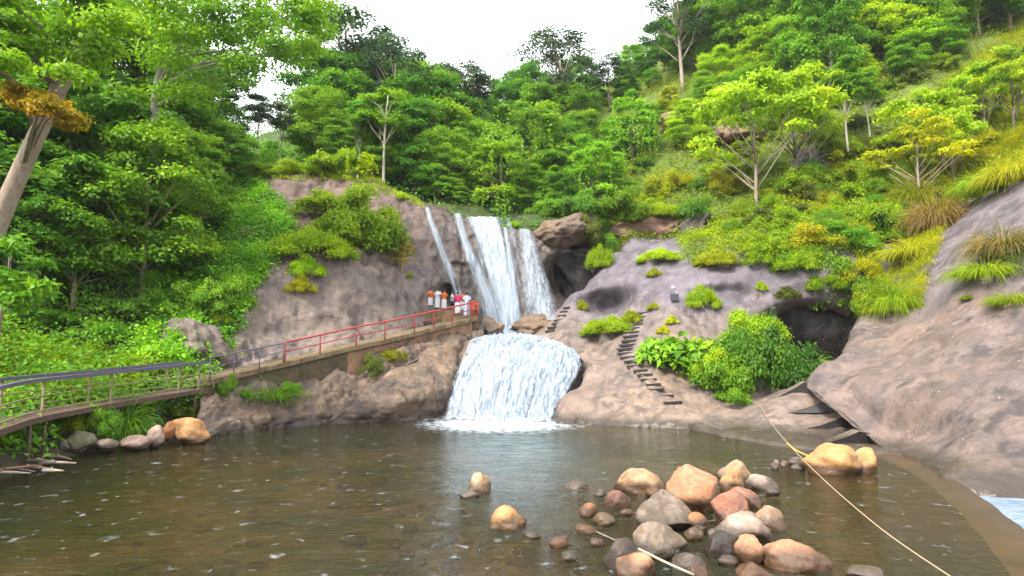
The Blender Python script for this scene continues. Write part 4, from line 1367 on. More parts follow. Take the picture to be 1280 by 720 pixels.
def blades(P, D, L, W, g, bend=0.6, seg=3):
    """curved grass blades: P base, D initial direction"""
    n = len(P)
    L = L * g.uniform(0.6, 1.3, n)
    D = unit(D)
    S = unit(np.cross(D, np.array([0, 0, 1.0])) + g.normal(size=(n, 3)) * 0.25)
    V = []
    p = P.copy()
    d = D.copy()
    for k in range(seg + 1):
        w = W * (1 - (k / seg) ** 1.5 * 0.92)
        V.append(p - S * w * 0.5)
        V.append(p + S * w * 0.5)
        p = p + d * (L / seg)[:, None]
        d = unit(d + np.array([0, 0, -bend / seg * 1.6]))
    V = np.stack(V, 1)
    m = 2 * (seg + 1)
    base = (np.arange(n) * m)[:, None, None]
    q = np.array([[2 * k, 2 * k + 1, 2 * k + 3, 2 * k + 2] for k in range(seg)])[None]
    return V.reshape(-1, 3), (base + q).reshape(-1, 4), np.repeat(g.uniform(0, 1, n), m)


def clump_leaves(C, Rd, n_per, L, W, g, up=0.6, droop=0.15, shell=0.55):
    """leaves through ellipsoidal clumps. C (k,3), Rd (k,3)"""
    k = len(C)
    idx = np.repeat(np.arange(k), n_per)
    u = unit(g.normal(size=(len(idx), 3)))
    u[:, 2] = np.where(u[:, 2] < -0.25, -u[:, 2] * 0.8, u[:, 2])
    rr = shell + (1 - shell) * g.uniform(0, 1, len(idx)) ** 0.7
    rr *= 1 + 0.22 * g.normal(size=len(idx))
    P = C[idx] + u * Rd[idx] * rr[:, None]
    N = unit(u * 0.8 + np.array([0, 0, up]) + g.normal(size=u.shape) * 0.6)
    V, F, r = leaf_quads(P, N, L, W, g, droop)
    # whole sprays share a shade of green
    cl = np.repeat(g.normal(0, 0.16, k)[idx], 4)
    return V, F, np.clip(r * 0.55 + 0.22 + cl, 0, 1)


def join(parts):
    V, F, Rn, b = [], [], [], 0
    for v, f, r in parts:
        V.append(v)
        F.append(f + b)
        Rn.append(r)
        b += len(v)
    return np.concatenate(V), np.concatenate(F), np.concatenate(Rn)


def crown_shape(kind, h, g):
    """clump centres and radii for a tree of height h with its foot at the origin; also limb end points"""
    C, Rd = [], []
    if kind == 'broad':
        for k in range(62):
            t = g.uniform(0, 1)
            z = h * (0.20 + 0.76 * t)
            rmax = h * 0.33 * math.sqrt(max(0.02, 1 - (2 * t - 0.85) ** 2 / 1.6))
            a, q = g.uniform(0, 2 * math.pi), math.sqrt(g.uniform(0.1, 1))
            C.append((rmax * q * math.cos(a), rmax * q * math.sin(a), z))
            s = h * g.uniform(0.06, 0.12)
            Rd.append((s, s, s * 0.9))
    elif kind == 'airy':
        for k in range(30):
            t = g.uniform(0, 1) ** 0.7
            z = h * (0.5 + 0.48 * t)
            a, q = g.uniform(0, 2 * math.pi), g.uniform(0.25, 1)
            rmax = h * (0.13 + 0.16 * math.sin(math.pi * min(1, t + 0.1)))
            C.append((rmax * q * math.cos(a), rmax * q * math.sin(a), z))
            s = h * g.uniform(0.035, 0.07)
            Rd.append((s * 1.25, s * 1.25, s * 0.5))
    elif kind == 'layer':
        for k in range(54):
            t = (k % 7) / 6.0
            z = h * (0.24 + 0.72 * t) + h * 0.03 * g.normal()
            a, q = g.uniform(0, 2 * math.pi), g.uniform(0.2, 1)
            rmax = h * 0.30 * (1.05 - 0.65 * t)
            C.append((rmax * q * math.cos(a), rmax * q * math.sin(a), z))
            s = h * g.uniform(0.08, 0.13)
            Rd.append((s * 1.2, s * 1.2, s * 0.32))
    elif kind == 'flat':
        for k in range(26):
            a, q = g.uniform(0, 2 * math.pi), math.sqrt(g.uniform(0.02, 1))
            z = h * (0.90 - 0.20 * q * q + 0.06 * g.normal()) - (h * 0.22 if k % 5 == 0 else 0)
            C.append((h * 0.42 * q * math.cos(a), h * 0.42 * q * math.sin(a), z))
            s = h * g.uniform(0.07, 0.11)
            Rd.append((s * 1.3, s * 1.3, s * 0.35))
    elif kind == 'slender':
        for k in range(22):
            t = g.uniform(0, 1)
            z = h * (0.62 + 0.36 * t)
            a, q = g.uniform(0, 2 * math.pi), g.uniform(0.1, 1)
            rmax = h * 0.17 * math.sqrt(max(0.05, 1 - (2 * t - 0.9) ** 2))
            C.append((rmax * q * math.cos(a), rmax * q * math.sin(a), z))
            s = h * g.uniform(0.04, 0.075)
            Rd.append((s * 1.15, s * 1.15, s * 0.6))
    elif kind == 'draped':
        for k in range(52):
            t = g.uniform(0, 1)
            z = h * (0.14 + 0.80 * t)
            rmax = h * 0.32 * math.sqrt(max(0.04, 1 - (t - 0.35) ** 2 * 1.9))
            a, q = g.uniform(0, 2 * math.pi), math.sqrt(g.uniform(0.25, 1))
            C.append((rmax * q * math.cos(a), rmax * q * math.sin(a), z))
            s = h * g.uniform(0.06, 0.10)
            Rd.append((s, s, s * 0.75))
    return np.array(C), np.array(Rd)


TK = {}


def make_tree_kind(key, kind, h, trunk_r, bark, leaf_n, leaf_L, leaf_W, seed, lean=0.0, limbs=14, drape=0):
    g = np.random.default_rng(seed)
    C, Rd = crown_shape(kind, h, g)
    parts = [clump_leaves(C, Rd, leaf_n, leaf_L, leaf_W, g)]
    if drape:
        # hanging creepers: vertical strings of leaves from the clumps
        for k in range(drape):
            c = C[g.integers(len(C))]
            x, y = c[0] * 1.12 + g.normal() * 0.5, c[1] * 1.12 + g.normal() * 0.5
            z1 = c[2]
            ln = h * g.uniform(0.12, 0.38)
            m = int(ln / 0.16)
            P = np.stack([np.full(m, x) + g.normal(size=m) * 0.09, np.full(m, y) + g.normal(size=m) * 0.09, z1 - np.linspace(0, ln, m)], 1)
            N = unit(np.array([x, y, 0.4]) + g.normal(size=(m, 3)) * 1.2)
            parts.append(leaf_quads(P, N, leaf_L * 0.9, leaf_W, g, 0.5))
    V, F, rn = join(parts)
    crown = mesh_np('crown', V, F, rn)
    crown.materials.append(M['leaf'])
    mb = MB()
    top = h * {'flat': 0.72, 'broad': 0.70, 'draped': 0.64, 'layer': 0.76}.get(kind, 0.86)
    pts, rad = [], []
    wob = g.normal(size=(2,)) * 0.02 * h
    for k in range(9):
        t = k / 8
        pts.append((wob[0] * math.sin(t * 3.0) + lean * t * t * h * 0.1, wob[1] * math.sin(t * 2.2), top * t - 0.6 * (k == 0)))
        rad.append(trunk_r * (1.35 if k == 0 else 1 - 0.72 * t))
    mb.tube(pts, rad, 9)
    order = np.argsort(-np.linalg.norm(C[:, :2], axis=1))
    for k in order[:limbs]:
        c = Vector(C[k])
        t = max(0.22, min(0.95, (c.z - (0.34 if kind == 'flat' else 0.2) * h) / top - 0.06))
        i = min(7, int(t * 8))
        f = t * 8 - i
        p0 = Vector(pts[i]).lerp(Vector(pts[i + 1]), f)
        mid = p0.lerp(c, 0.5) + Vector((g.normal() * 0.2, g.normal() * 0.2, h * 0.015))
        r0 = trunk_r * (0.42 - 0.2 * t)
        mb.tube([p0, p0.lerp(mid, 0.5), mid, mid.lerp(c, 0.6), c], [r0, r0 * 0.8, r0 * 0.6, r0 * 0.4, r0 * 0.15], 6)
    tm = mb.build('trunk_source', M[bark], None, True)
    trunk = tm.data
    trunk.name = 'trunk'
    bpy.data.objects.remove(tm)
    zmax = float(np.percentile(V[:, 2], 99.5))
    TK[key] = (crown, trunk, zmax)


make_tree_kind('broad_a', 'broad', 13, 0.22, 'bark_brown', 300, 0.34, 0.20, 101)
make_tree_kind('broad_b', 'broad', 13, 0.20, 'bark_brown', 320, 0.30, 0.18, 102)
make_tree_kind('broad_c', 'broad', 13, 0.24, 'bark_dark', 280, 0.40, 0.17, 103)
make_tree_kind('airy_a', 'airy', 15, 0.22, 'bark_dark', 130, 0.30, 0.17, 104, limbs=26)
make_tree_kind('airy_b', 'airy', 15, 0.20, 'bark_brown', 130, 0.28, 0.16, 105, limbs=26)
make_tree_kind('layer_a', 'layer', 11, 0.18, 'bark_pale', 240, 0.32, 0.15, 106, limbs=20)
make_tree_kind('layer_b', 'layer', 11, 0.18, 'bark_brown', 240, 0.36, 0.18, 107, limbs=20)
make_tree_kind('flat_a', 'flat', 6, 0.11, 'bark_dark', 150, 0.24, 0.12, 108, limbs=14)
make_tree_kind('flat_b', 'flat', 6, 0.10, 'bark_brown', 140, 0.24, 0.12, 109, limbs=14)
make_tree_kind('slender_a', 'slender', 11, 0.12, 'bark_pale', 170, 0.26, 0.15, 110, limbs=12)
make_tree_kind('slender_b', 'slender', 11, 0.12, 'bark_pale', 150, 0.28, 0.14, 111, limbs=12, lean=1.2)
make_tree_kind('draped_a', 'draped', 11, 0.2, 'bark_brown', 230, 0.30, 0.20, 112, drape=150)
make_tree_kind('draped_b', 'draped', 11, 0.2, 'bark_brown', 230, 0.28, 0.19, 113, drape=110)

GREEN = {
    'dark': (0.060, 0.155, 0.016), 'mid': (0.105, 0.260, 0.020), 'fresh': (0.165, 0.345, 0.020), 'lime': (0.29, 0.45, 0.012), 'bright': (0.20, 0.39, 0.024),
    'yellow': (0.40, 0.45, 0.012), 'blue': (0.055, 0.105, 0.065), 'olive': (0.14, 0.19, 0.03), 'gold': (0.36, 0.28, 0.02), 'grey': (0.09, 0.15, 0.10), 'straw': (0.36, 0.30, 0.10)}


def shade(key, k=1.0):
    c = GREEN[key]
    j = rng.uniform(0.85, 1.18)
    return (c[0] * j * k * rng.uniform(0.9, 1.1), c[1] * j * k, c[2] * j * k, 1)


def tree(kind, px, ptop, Y, green, label, group=None, wide=1.0, name='tree', zbase=None):
    crown, trunk, zm = TK[kind]
    top = at(px, ptop, Y)
    zg = ground(top.x, top.y) if zbase is None else zbase
    hgt = max(3.0, top.z - zg)
    s = hgt / zm
    sw = min(s * 1.3, 1.35 * max(0.8, s)) * wide
    o = empty(name, (top.x, top.y, zg - 0.15), rng.uniform(0, 6.28))
    o.scale = (sw, sw, s)
    tag(o, label, 'tree', group)
    c = link('crown', crown, None, o)
    c.color = shade(green)
    link('trunk', trunk, None, o)
    return o


# ------------------------------------------------------------------ bush kinds
BK_ = {}


def bush_kind(key, fn, seed):
    g = np.random.default_rng(seed)
    V, F, r = fn(g)
    me = mesh_np(key, V, F, r)
    me.materials.append(M['leaf'])
    BK_[key] = me


def f_bush(n, L, W, k=16, flat=0.75):
    def fn(g):
        C = np.stack([g.normal(0, 0.42, k), g.normal(0, 0.42, k), np.abs(g.normal(0.35, 0.3, k)) * flat], 1)
        s = g.uniform(0.22, 0.4, k)
        return clump_leaves(C, np.stack([s, s, s * 0.75], 1), n, L, W, g, 0.6)
    return fn


def f_fern(n, L, W):
    def fn(g):
        u = unit(g.normal(size=(n, 3)))
        u[:, 2] = np.abs(u[:, 2])
        k = 1 + 0.35 * np.sin(u[:, 0] * 7 + 1) * np.sin(u[:, 1] * 8) + 0.12 * g.normal(size=n)
        P = u * np.array([0.85, 0.85, 0.55]) * (k * g.uniform(0.55, 1.0, n) ** 0.5)[:, None]
        D = unit(u * 0.8 + np.array([0, 0, 0.5]) + g.normal(size=(n, 3)) * 0.5)
        return blades(P, D, L, W, g, 0.9, 2)
    return fn


def f_mound(n, L, W, k):
    def fn(g):
        a, q = g.uniform(0, 2 * math.pi, k), np.sqrt(g.uniform(0, 1, k))
        C = np.stack([np.cos(a) * q * 0.72, np.sin(a) * q * 0.72, 0.42 * (1 - q * q) * g.uniform(0.7, 1.25, k) + 0.02], 1)
        s_ = g.uniform(0.14, 0.30, k)
        p1 = clump_leaves(C, np.stack([s_, s_, s_ * 0.8], 1), n, L, W, g, 0.5, 0.3, 0.5)
        u = unit(g.normal(size=(900, 3)))
        u[:, 2] = np.abs(u[:, 2])
        P = u * np.array([0.75, 0.75, 0.45]) * g.uniform(0.8, 1.1, 900)[:, None]
        p2 = blades(P, unit(u + np.array([0, 0, 0.4]) + g.normal(size=u.shape) * 0.4), 0.17, 0.018, g, 0.9, 2)
        V, F, r = zip(p1, p2)
        f = np.concatenate([F[0], F[1] + len(V[0])])
        return np.concatenate(V), f, np.concatenate(r)
    return fn


def f_tussock(n, L, W, spread=0.35):
    def fn(g):
        a = g.uniform(0, 2 * math.pi, n)
        q = np.sqrt(g.uniform(0, 1, n)) * spread
        P = np.stack([np.cos(a) * q, np.sin(a) * q, np.zeros(n)], 1)
        D = np.stack([np.cos(a) * (0.25 + q * 1.6), np.sin(a) * (0.25 + q * 1.6), np.ones(n)], 1) + g.normal(size=(n, 3)) * 0.25
        return blades(P, D, L, W, g, 1.3, 4)
    return fn


def f_bigleaf(n):
    def fn(g):
        a = g.uniform(0, 2 * math.pi, n)
        q = np.sqrt(g.uniform(0, 1, n))
        P = np.stack([np.cos(a) * q, np.sin(a) * q, 0.35 + 0.45 * (1 - q * q) + g.normal(size=n) * 0.14], 1)
        N = unit(np.stack([np.cos(a) * q * 0.7, np.sin(a) * q * 0.7 - 0.35, np.ones(n)], 1) + g.normal(size=(n, 3)) * 0.3)
        return leaf_quads(P, N, 0.34, 0.27, g, 0.25)
    return fn


def f_sapling(g):
    parts = []
    m = 26
    P0 = np.zeros((14, 3))
    st = blades(np.zeros((3, 3)) + g.normal(size=(3, 3)) * 0.01, np.array([[0.05, 0, 1.0]] * 3), 0.95, 0.035, g, 0.05, 3)
    parts.append(st)
    for lv in range(5):
        z = 0.45 + 0.13 * lv
        rr = 0.42 * (1.1 - lv * 0.16)
        a = g.uniform(0, 2 * math.pi, m)
        q = g.uniform(0.2, 1, m) * rr
        P = np.stack([np.cos(a) * q, np.sin(a) * q, z + g.normal(size=m) * 0.025], 1)
        N = unit(np.array([0, 0, 1.0]) + g.normal(size=(m, 3)) * 0.25)
        parts.append(leaf_quads(P, N, 0.17, 0.10, g, 0.25))
    return join(parts)


bush_kind('bush_a', f_bush(420, 0.085, 0.05, 26), 201)
bush_kind('bush_b', f_bush(460, 0.07, 0.045, 26), 202)
bush_kind('bush_c', f_bush(320, 0.13, 0.055, 24), 203)
bush_kind('fern_a', f_mound(520, 0.060, 0.022, 40), 204)
bush_kind('fern_b', f_mound(420, 0.085, 0.030, 26), 205)
bush_kind('tussock_a', f_tussock(1600, 0.95, 0.020, 0.5), 206)
bush_kind('tussock_b', f_tussock(1300, 0.85, 0.020, 0.7), 207)
bush_kind('bigleaf', f_bigleaf(330), 208)
bush_kind('sapling', f_sapling, 209)
bush_kind('reed', f_tussock(420, 1.1, 0.035, 0.5), 210)


def bush(kind, px, py, wpx, hpx, green, label, cat='bush', group=None, name='bush', Y=None, lift=0.0, k=1.0, deep=1.0):
    """foot centre at pixel (px, py) on the terrain, real size from its breadth there"""
    if Y is None:
        p, n = hit(px, py)
        if p is None:
            return None
    else:
        p = at(px, py, Y)
    o = link(name, BK_[kind], None)
    sx = wpx / FOC * p.y / 1.8
    hz = {'sapling': 1.02, 'bigleaf': 1.0, 'tussock_a': 0.72, 'tussock_b': 0.62, 'reed': 0.7}.get(kind, 0.85)
    sz = hpx / FOC * p.y / hz
    o.location = p + Vector((0, sx * 0.25, lift - 0.05))
    o.rotation_euler = (0, 0, rng.uniform(0, 6.28))
    o.scale = (sx, sx * deep, sz)
    o.color = shade(green, k)
    tag(o, label, cat, group)
    return o


# ------------------------------------------------------------------ ground cover (nobody could count it)


def cover(surf, n, poly, L, W, green, name, label, mode='leaf', thick=0.5, k=1.0, clump=9, excl=None, patch=0.0, bend=1.1, up=0.5):
    V, F = SURF[surf] if isinstance(surf, str) else surf
    g = np.random.default_rng(len(col.objects))
    T = np.concatenate([F[:, [0, 1, 2]], F[:, [0, 2, 3]]])
    A, B_, C_ = V[T[:, 0]], V[T[:, 1]], V[T[:, 2]]
    cen = (A + B_ + C_) / 3
    px, py = proj(cen)
    ok = in_poly(px, py, poly) & (cen[:, 1] > 3)
    if excl is not None:
        ok &= ~in_poly(px, py, excl)
    T, A, B_, C_ = T[ok], A[ok], B_[ok], C_[ok]
    nn = np.cross(B_ - A, C_ - A)
    ar = np.linalg.norm(nn, axis=1) * 0.5
    nn = unit(nn)
    nn *= np.sign(np.einsum('ij,ij->i', nn, np.array(CAM) - A) + 1e-9)[:, None]
    # more leaves per area nearer the viewer's end of the hill so that their size in the picture stays even
    d = np.linalg.norm(cen[ok] - np.array(CAM), axis=1)
    wgt = ar / d ** 1.2
    idx = g.choice(len(T), n, p=wgt / wgt.sum())
    r1, r2 = np.sqrt(g.uniform(size=n)), g.uniform(size=n)
    P = A[idx] * (1 - r1)[:, None] + B_[idx] * (r1 * (1 - r2))[:, None] + C_[idx] * (r1 * r2)[:, None]
    N = nn[idx]
    keep = np.ones(n, bool)
    if patch:
        keep = np.array([noise.fractal(Vector(p) * 0.45, 1, 2, 3) > -patch for p in P])
        P, N = P[keep], N[keep]
        n = len(P)
    bumpy = np.array([noise.fractal(Vector(p) * 0.55, 1, 2, 3) for p in P])
    upv = unit(N * 0.5 + np.array([0, 0, 0.8]))
    P = P + upv * (thick * np.clip(0.35 + bumpy * 0.8, 0, 1.2))[:, None]
    if mode == 'leaf':
        P2 = np.repeat(P, clump, 0) + g.normal(size=(n * clump, 3)) * (L * 1.3)
        N2 = unit(np.repeat(upv, clump, 0) * up * 2 + g.normal(size=(n * clump, 3)) * 0.55)
        v, f, r = leaf_quads(P2, N2, L, W, g, 0.2)
        cl = np.repeat(np.repeat(bumpy * 0.45, clump), 4)
    else:
        P2 = np.repeat(P, clump, 0) + g.normal(size=(n * clump, 3)) * (L * 0.3)
        D = unit(np.repeat(upv, clump, 0) + g.normal(size=(n * clump, 3)) * 0.5)
        v, f, r = blades(P2, D, L, W, g, bend, 3)
        cl = np.repeat(np.repeat(bumpy * 0.45, clump), 8)
    o = link(name, mesh_np(name, v, f, np.clip(r * 0.6 + 0.2 + cl, 0, 1)), M['leaf'])
    o.color = shade(green, k)
    tag(o, label, name.replace('_', ' '), kind='stuff')
    return o


# ------------------------------------------------------------------ big trees leaning over the left bank


def custom_tree(label, trunk_pts, radii, bark, polys, group=None, branches=(), name='tree'):
    """polys: list of (outline in the photograph, near Y, far Y, clumps, clump radius, leaves, L, W, green, part name, part label)"""
    TP = [at(*p) for p in trunk_pts]
    base = TP[0].copy()
    o = empty(name, base)
    tag(o, label, 'tree', group)
    inv = Matrix.Translation(-base)
    tp = cr(np.array([tuple(p) for p in TP]), 24)
    rd = list(np.interp(np.linspace(0, 1, 24), np.linspace(0, 1, len(radii)), radii))
    mb = MB().tube([tuple(p) for p in tp], rd, 12)
    for (outline, y0, y1, n, rc, leaves, L, W, green, pname, plabel) in polys:
        xs, ys = [p[0] for p in outline], [p[1] for p in outline]
        C = []
        while len(C) < n:
            x, y = rng.uniform(min(xs), max(xs)), rng.uniform(min(ys), max(ys))
            if in_poly(np.array([x]), np.array([y]), outline)[0]:
                C.append(tuple(at(x, y, rng.uniform(y0, y1)) - base))
        C = np.array(C)
        s = rc * rng.uniform(0.7, 1.3, n)
        Rd = np.stack([s * 1.15, s * 1.15, s * 0.55], 1)
        V, F, rn = clump_leaves(C, Rd, leaves, L, W, rng, 0.7)
        c = link(pname, mesh_np(pname, V, F, rn), M['leaf'], o)
        c.color = shade(green)
        if plabel:
            c['label'] = plabel
        for k in range(0, n, 2):
            e = Vector(C[k]) + base
            j = int(np.argmin([(Vector(p) - e).length + max(0, p[2] - e.z + 0.5) * 3 for p in tp]))
            p0 = Vector(tp[j])
            mid = p0.lerp(e, 0.55) + Vector((0, 0, 0.25))
            r0 = min(rd[j] * 0.35, 0.10)
            mb.tube([p0, p0.lerp(mid, 0.6), mid, e], [r0, r0 * 0.75, r0 * 0.5, r0 * 0.15], 6)
    mb.build('trunk', M[bark], o, True, inv=inv)
    return o


custom_tree('leaning tree with a thick pale brown trunk and one yellowing branch at the far left',
            [(-55, 400, 25.5), (-15, 310, 25.2), (12, 245, 25.0), (42, 178, 24.8), (92, 72, 24.5), (140, -30, 24.2), (180, -120, 24)], [0.42, 0.36, 0.34, 0.31, 0.29, 0.24, 0.18], 'bark_brown',
            [([(-60, -60), (120, -60), (165, 10), (150, 55), (110, 75), (150, 110), (60, 105), (-60, 110)], 20.5, 24, 46, 0.75, 190, 0.26, 0.15, 'fresh', 'crown', None),
             ([(-40, 105), (40, 108), (90, 128), (126, 168), (90, 160), (40, 140), (-40, 130)], 21, 22.5, 15, 0.42, 210, 0.17, 0.085, 'gold', 'branch', 'yellowing leafy branch')])
custom_tree('great dark green tree with a pale forked trunk overhanging the left bank',
            [(185, 330, 42), (190, 220, 41), (196, 110, 40), (212, 66, 39.5), (232, 0, 39), (250, -80, 38.5)], [0.34, 0.3, 0.26, 0.22, 0.18, 0.1], 'bark_pale',
            [([(140, -60), (410, -60), (402, 30), (408, 85), (385, 100), (350, 75), (330, 100), (285, 90), (270, 150), (215, 130), (180, 60), (130, 20)], 33, 41, 84, 1.15, 330, 0.27, 0.14, 'fresh', 'crown', None)])
custom_tree('shrubby tree with big leaves at the left edge above the footbridge',
            [(-5, 445, 25), (0, 400, 25), (10, 350, 24.8), (14, 300, 24.6)], [0.10, 0.08, 0.06, 0.03], 'bark_brown',
            [([(-40, 300), (40, 305), (62, 350), (40, 385), (-40, 390)], 22.5, 25, 16, 0.5, 90, 0.30, 0.17, 'fresh', 'crown', None)])

LG = 'trees of the dense wood on the left hillside'
left = [
    # kind, px, ptop, Y, green, wide
    ('broad_a', 20, 120, 36, 'mid', 1.1), ('broad_c', 95, 95, 38, 'mid', 1.1), ('broad_b', 150, 120, 42, 'fresh', 1.0), ('layer_b', 245, 165, 45, 'fresh', 1.0),
    ('broad_b', 190, 150, 38, 'fresh', 0.9), ('broad_c', 120, 20, 46, 'mid', 1.0), ('broad_a', 60, 10, 50, 'fresh', 1.1), ('broad_a', 190, 20, 52, 'mid', 1.0),
    ('broad_c', 285, 150, 52, 'mid', 0.9), ('broad_a', 260, 70, 58, 'mid', 1.0), ('layer_a', 165, 230, 40, 'fresh', 0.9),
    ('broad_a', 105, 205, 35.5, 'fresh', 0.9), ('broad_c', 40, 215, 34, 'mid', 1.0), ('layer_a', 215, 215, 43, 'fresh', 0.9), ('broad_c', -60, 60, 38, 'mid', 1.2), ('broad_a', -110, 150, 33, 'fresh', 1.1),
]
for i, (k, px, pt_, Y, gcol, wd) in enumerate(left):
    tree(k, px, pt_, Y, gcol, 'leafy tree in the dense shaded wood on the left hillside', LG, wd)
for i, (k, px, pt_, Y, gcol, lb) in enumerate([
    ('slender_a', 322, 118, 60, 'grey', 'thin pale tree against the sky gap, left of two'),
    ('slender_b', 352, 128, 62, 'grey', 'thin pale tree against the sky gap, right of two'),
    ('airy_b', 300, 165, 64, 'olive', 'sparse low tree beneath the sky gap at the dome edge'),
    ('broad_b', 340, 186, 74, 'mid', 'round low tree under the sky gap behind the dome'),
    ('broad_a', 392, 168, 70, 'mid', 'round low tree right of the sky gap behind the dome')]):
    tree(k, px, pt_, Y, gcol, lb)

# forest behind the falls
FG = 'trees of the forest above the falls'
fl = 'green tree in the crowded forest above the waterfall'
single = [
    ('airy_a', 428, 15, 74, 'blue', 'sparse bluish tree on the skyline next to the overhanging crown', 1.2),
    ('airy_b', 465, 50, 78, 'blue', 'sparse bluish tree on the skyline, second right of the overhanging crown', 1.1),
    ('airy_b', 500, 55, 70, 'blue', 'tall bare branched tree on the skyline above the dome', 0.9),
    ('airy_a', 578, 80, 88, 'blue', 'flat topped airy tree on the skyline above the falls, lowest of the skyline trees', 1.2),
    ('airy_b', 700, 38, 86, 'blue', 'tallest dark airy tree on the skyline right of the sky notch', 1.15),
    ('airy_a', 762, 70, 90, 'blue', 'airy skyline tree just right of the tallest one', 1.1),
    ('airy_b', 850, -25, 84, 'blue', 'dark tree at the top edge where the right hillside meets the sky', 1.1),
    ('slender_a', 448, 130, 58.5, 'mid', 'slim pale trunked tree on top of the dome, left of a pair', 1.0),
    ('slender_a', 462, 120, 59, 'mid', 'slim pale trunked tree on top of the dome, right of a pair', 1.0),
    ('slender_b', 482, 112, 58, 'fresh', 'pale trunked tree leaning right at the dome crest', 1.1),
    ('draped_a', 655, 132, 68, 'bright', 'tree hung with curtains of creepers above the falls', 1.0),
    ('draped_b', 738, 170, 64, 'bright', 'bright creeper covered tree right above the overhanging boulder', 0.9),
    ('draped_a', 790, 118, 72, 'bright', 'tall creeper hung tree on the lower right hillside', 0.9),
    ('draped_b', 625, 172, 62, 'bright', 'bright creeper covered tree low behind the falls crest', 1.0),
    ('broad_a', 836, 108, 78, 'yellow', 'yellowish tree among green ones on the right hillside', 0.7),
]
for (k, px, pt_, Y, gcol, lb, wd) in single:
    tree(k, px, pt_, Y, gcol, lb, None, wd)
mids = [
    ('broad_b', 400, 110, 64, 'fresh'), ('broad_a', 430, 95, 68, 'fresh'), ('layer_a', 420, 150, 62, 'bright'), ('broad_b', 470, 120, 66, 'bright'), ('broad_c', 505, 120, 64, 'mid'),
    ('broad_c', 525, 95, 70, 'mid'), ('broad_a', 550, 130, 66, 'bright'), ('broad_b', 555, 160, 62, 'bright'), ('broad_c', 520, 175, 60.5, 'mid'), ('broad_a', 545, 205, 60.5, 'bright'),
    ('broad_b', 590, 150, 72, 'fresh'), ('broad_a', 575, 125, 80, 'mid'), ('broad_b', 610, 125, 90, 'mid'), ('broad_c', 640, 105, 95, 'mid'), ('broad_a', 675, 110, 88, 'fresh'),
    ('broad_b', 715, 105, 85, 'fresh'), ('broad_a', 740, 100, 94, 'mid'), ('broad_b', 700, 150, 74, 'mid'), ('broad_c', 725, 140, 78, 'fresh'), ('broad_a', 690, 190, 66, 'bright'),
    ('layer_b', 590, 205, 62, 'bright'), ('broad_b', 660, 205, 62.5, 'fresh'), ('broad_a', 700, 215, 62, 'mid'), ('layer_a', 570, 230, 60.5, 'bright'), ('broad_b', 640, 235, 61, 'fresh'), ('broad_b', 680, 245, 61.5, 'fresh'),
    ('broad_a', 780, 85, 92, 'fresh'), ('broad_b', 815, 85, 92, 'fresh'), ('broad_a', 800, 70, 105, 'mid'), ('broad_c', 845, 50, 98, 'fresh'), ('broad_b', 770, 145, 76, 'fresh'), ('broad_a', 820, 130, 78, 'fresh'), ('broad_a', 470, 165, 60, 'fresh'), ('broad_c', 610, 185, 68, 'mid'), ('layer_a', 765, 190, 66, 'bright'),
]
mids += [('broad_a', 415, 70, 72, 'mid'), ('broad_b', 455, 75, 74, 'mid'), ('broad_c', 485, 85, 76, 'mid'), ('broad_a', 520, 80, 80, 'fresh'), ('broad_b', 545, 95, 84, 'mid'), ('broad_a', 570, 105, 88, 'mid'),
         ('broad_c', 600, 120, 96, 'mid'), ('broad_a', 630, 100, 100, 'mid'), ('broad_b', 665, 80, 98, 'mid'), ('broad_a', 720, 75, 98, 'mid'), ('broad_b', 790, 55, 100, 'fresh'), ('broad_a', 830, 25, 96, 'mid'), ('broad_b', 860, 0, 92, 'mid')]
for (k, px, pt_, Y, gcol) in mids:
    tree(k, px, pt_, Y, gcol, fl, FG, 1.0)

# right hillside
RG = 'trees along the top of the right hillside'
rl = 'leafy tree in the wood along the top of the right hillside'
rmids = [
    ('broad_b', 870, 10, 88, 'fresh'), ('broad_a', 905, -20, 88, 'lime'), ('broad_b', 935, -30, 84, 'fresh'), ('broad_c', 975, -60, 84, 'mid'), ('broad_a', 1005, -40, 80, 'fresh'),
    ('broad_b', 1040, -60, 80, 'fresh'), ('broad_c', 1075, -90, 80, 'mid'), ('broad_a', 1110, -100, 78, 'fresh'), ('broad_b', 1150, -110, 78, 'fresh'), ('broad_b', 1190, -130, 76, 'lime'),
    ('broad_a', 1230, -140, 76, 'fresh'), ('broad_c', 1270, -150, 74, 'mid'), ('broad_b', 1320, -170, 72, 'fresh'), ('layer_a', 880, 90, 76, 'fresh'), ('broad_b', 900, 60, 78, 'lime'), ('layer_b', 945, 35, 76, 'lime'),
    ('broad_a', 985, 25, 74, 'fresh'), ('broad_a', 1060, 0, 72, 'fresh'), ('broad_b', 1100, -15, 71, 'lime'), ('layer_b', 1130, -20, 70, 'lime'), ('broad_a', 1165, -25, 70, 'fresh'), ('broad_b', 1215, -70, 70, 'fresh'),
    ('broad_a', 1255, -60, 70, 'fresh'), ('layer_a', 855, 125, 70, 'lime'), ('broad_b', 930, 85, 70, 'fresh'), ('layer_b', 1070, 60, 67, 'lime'), ('broad_a', 1130, 45, 67, 'fresh'), ('broad_b', 1180, 25, 67, 'fresh'),
]
for (k, px, pt_, Y, gcol) in rmids:
    tree(k, px, pt_, Y, gcol, rl, RG, 1.0)
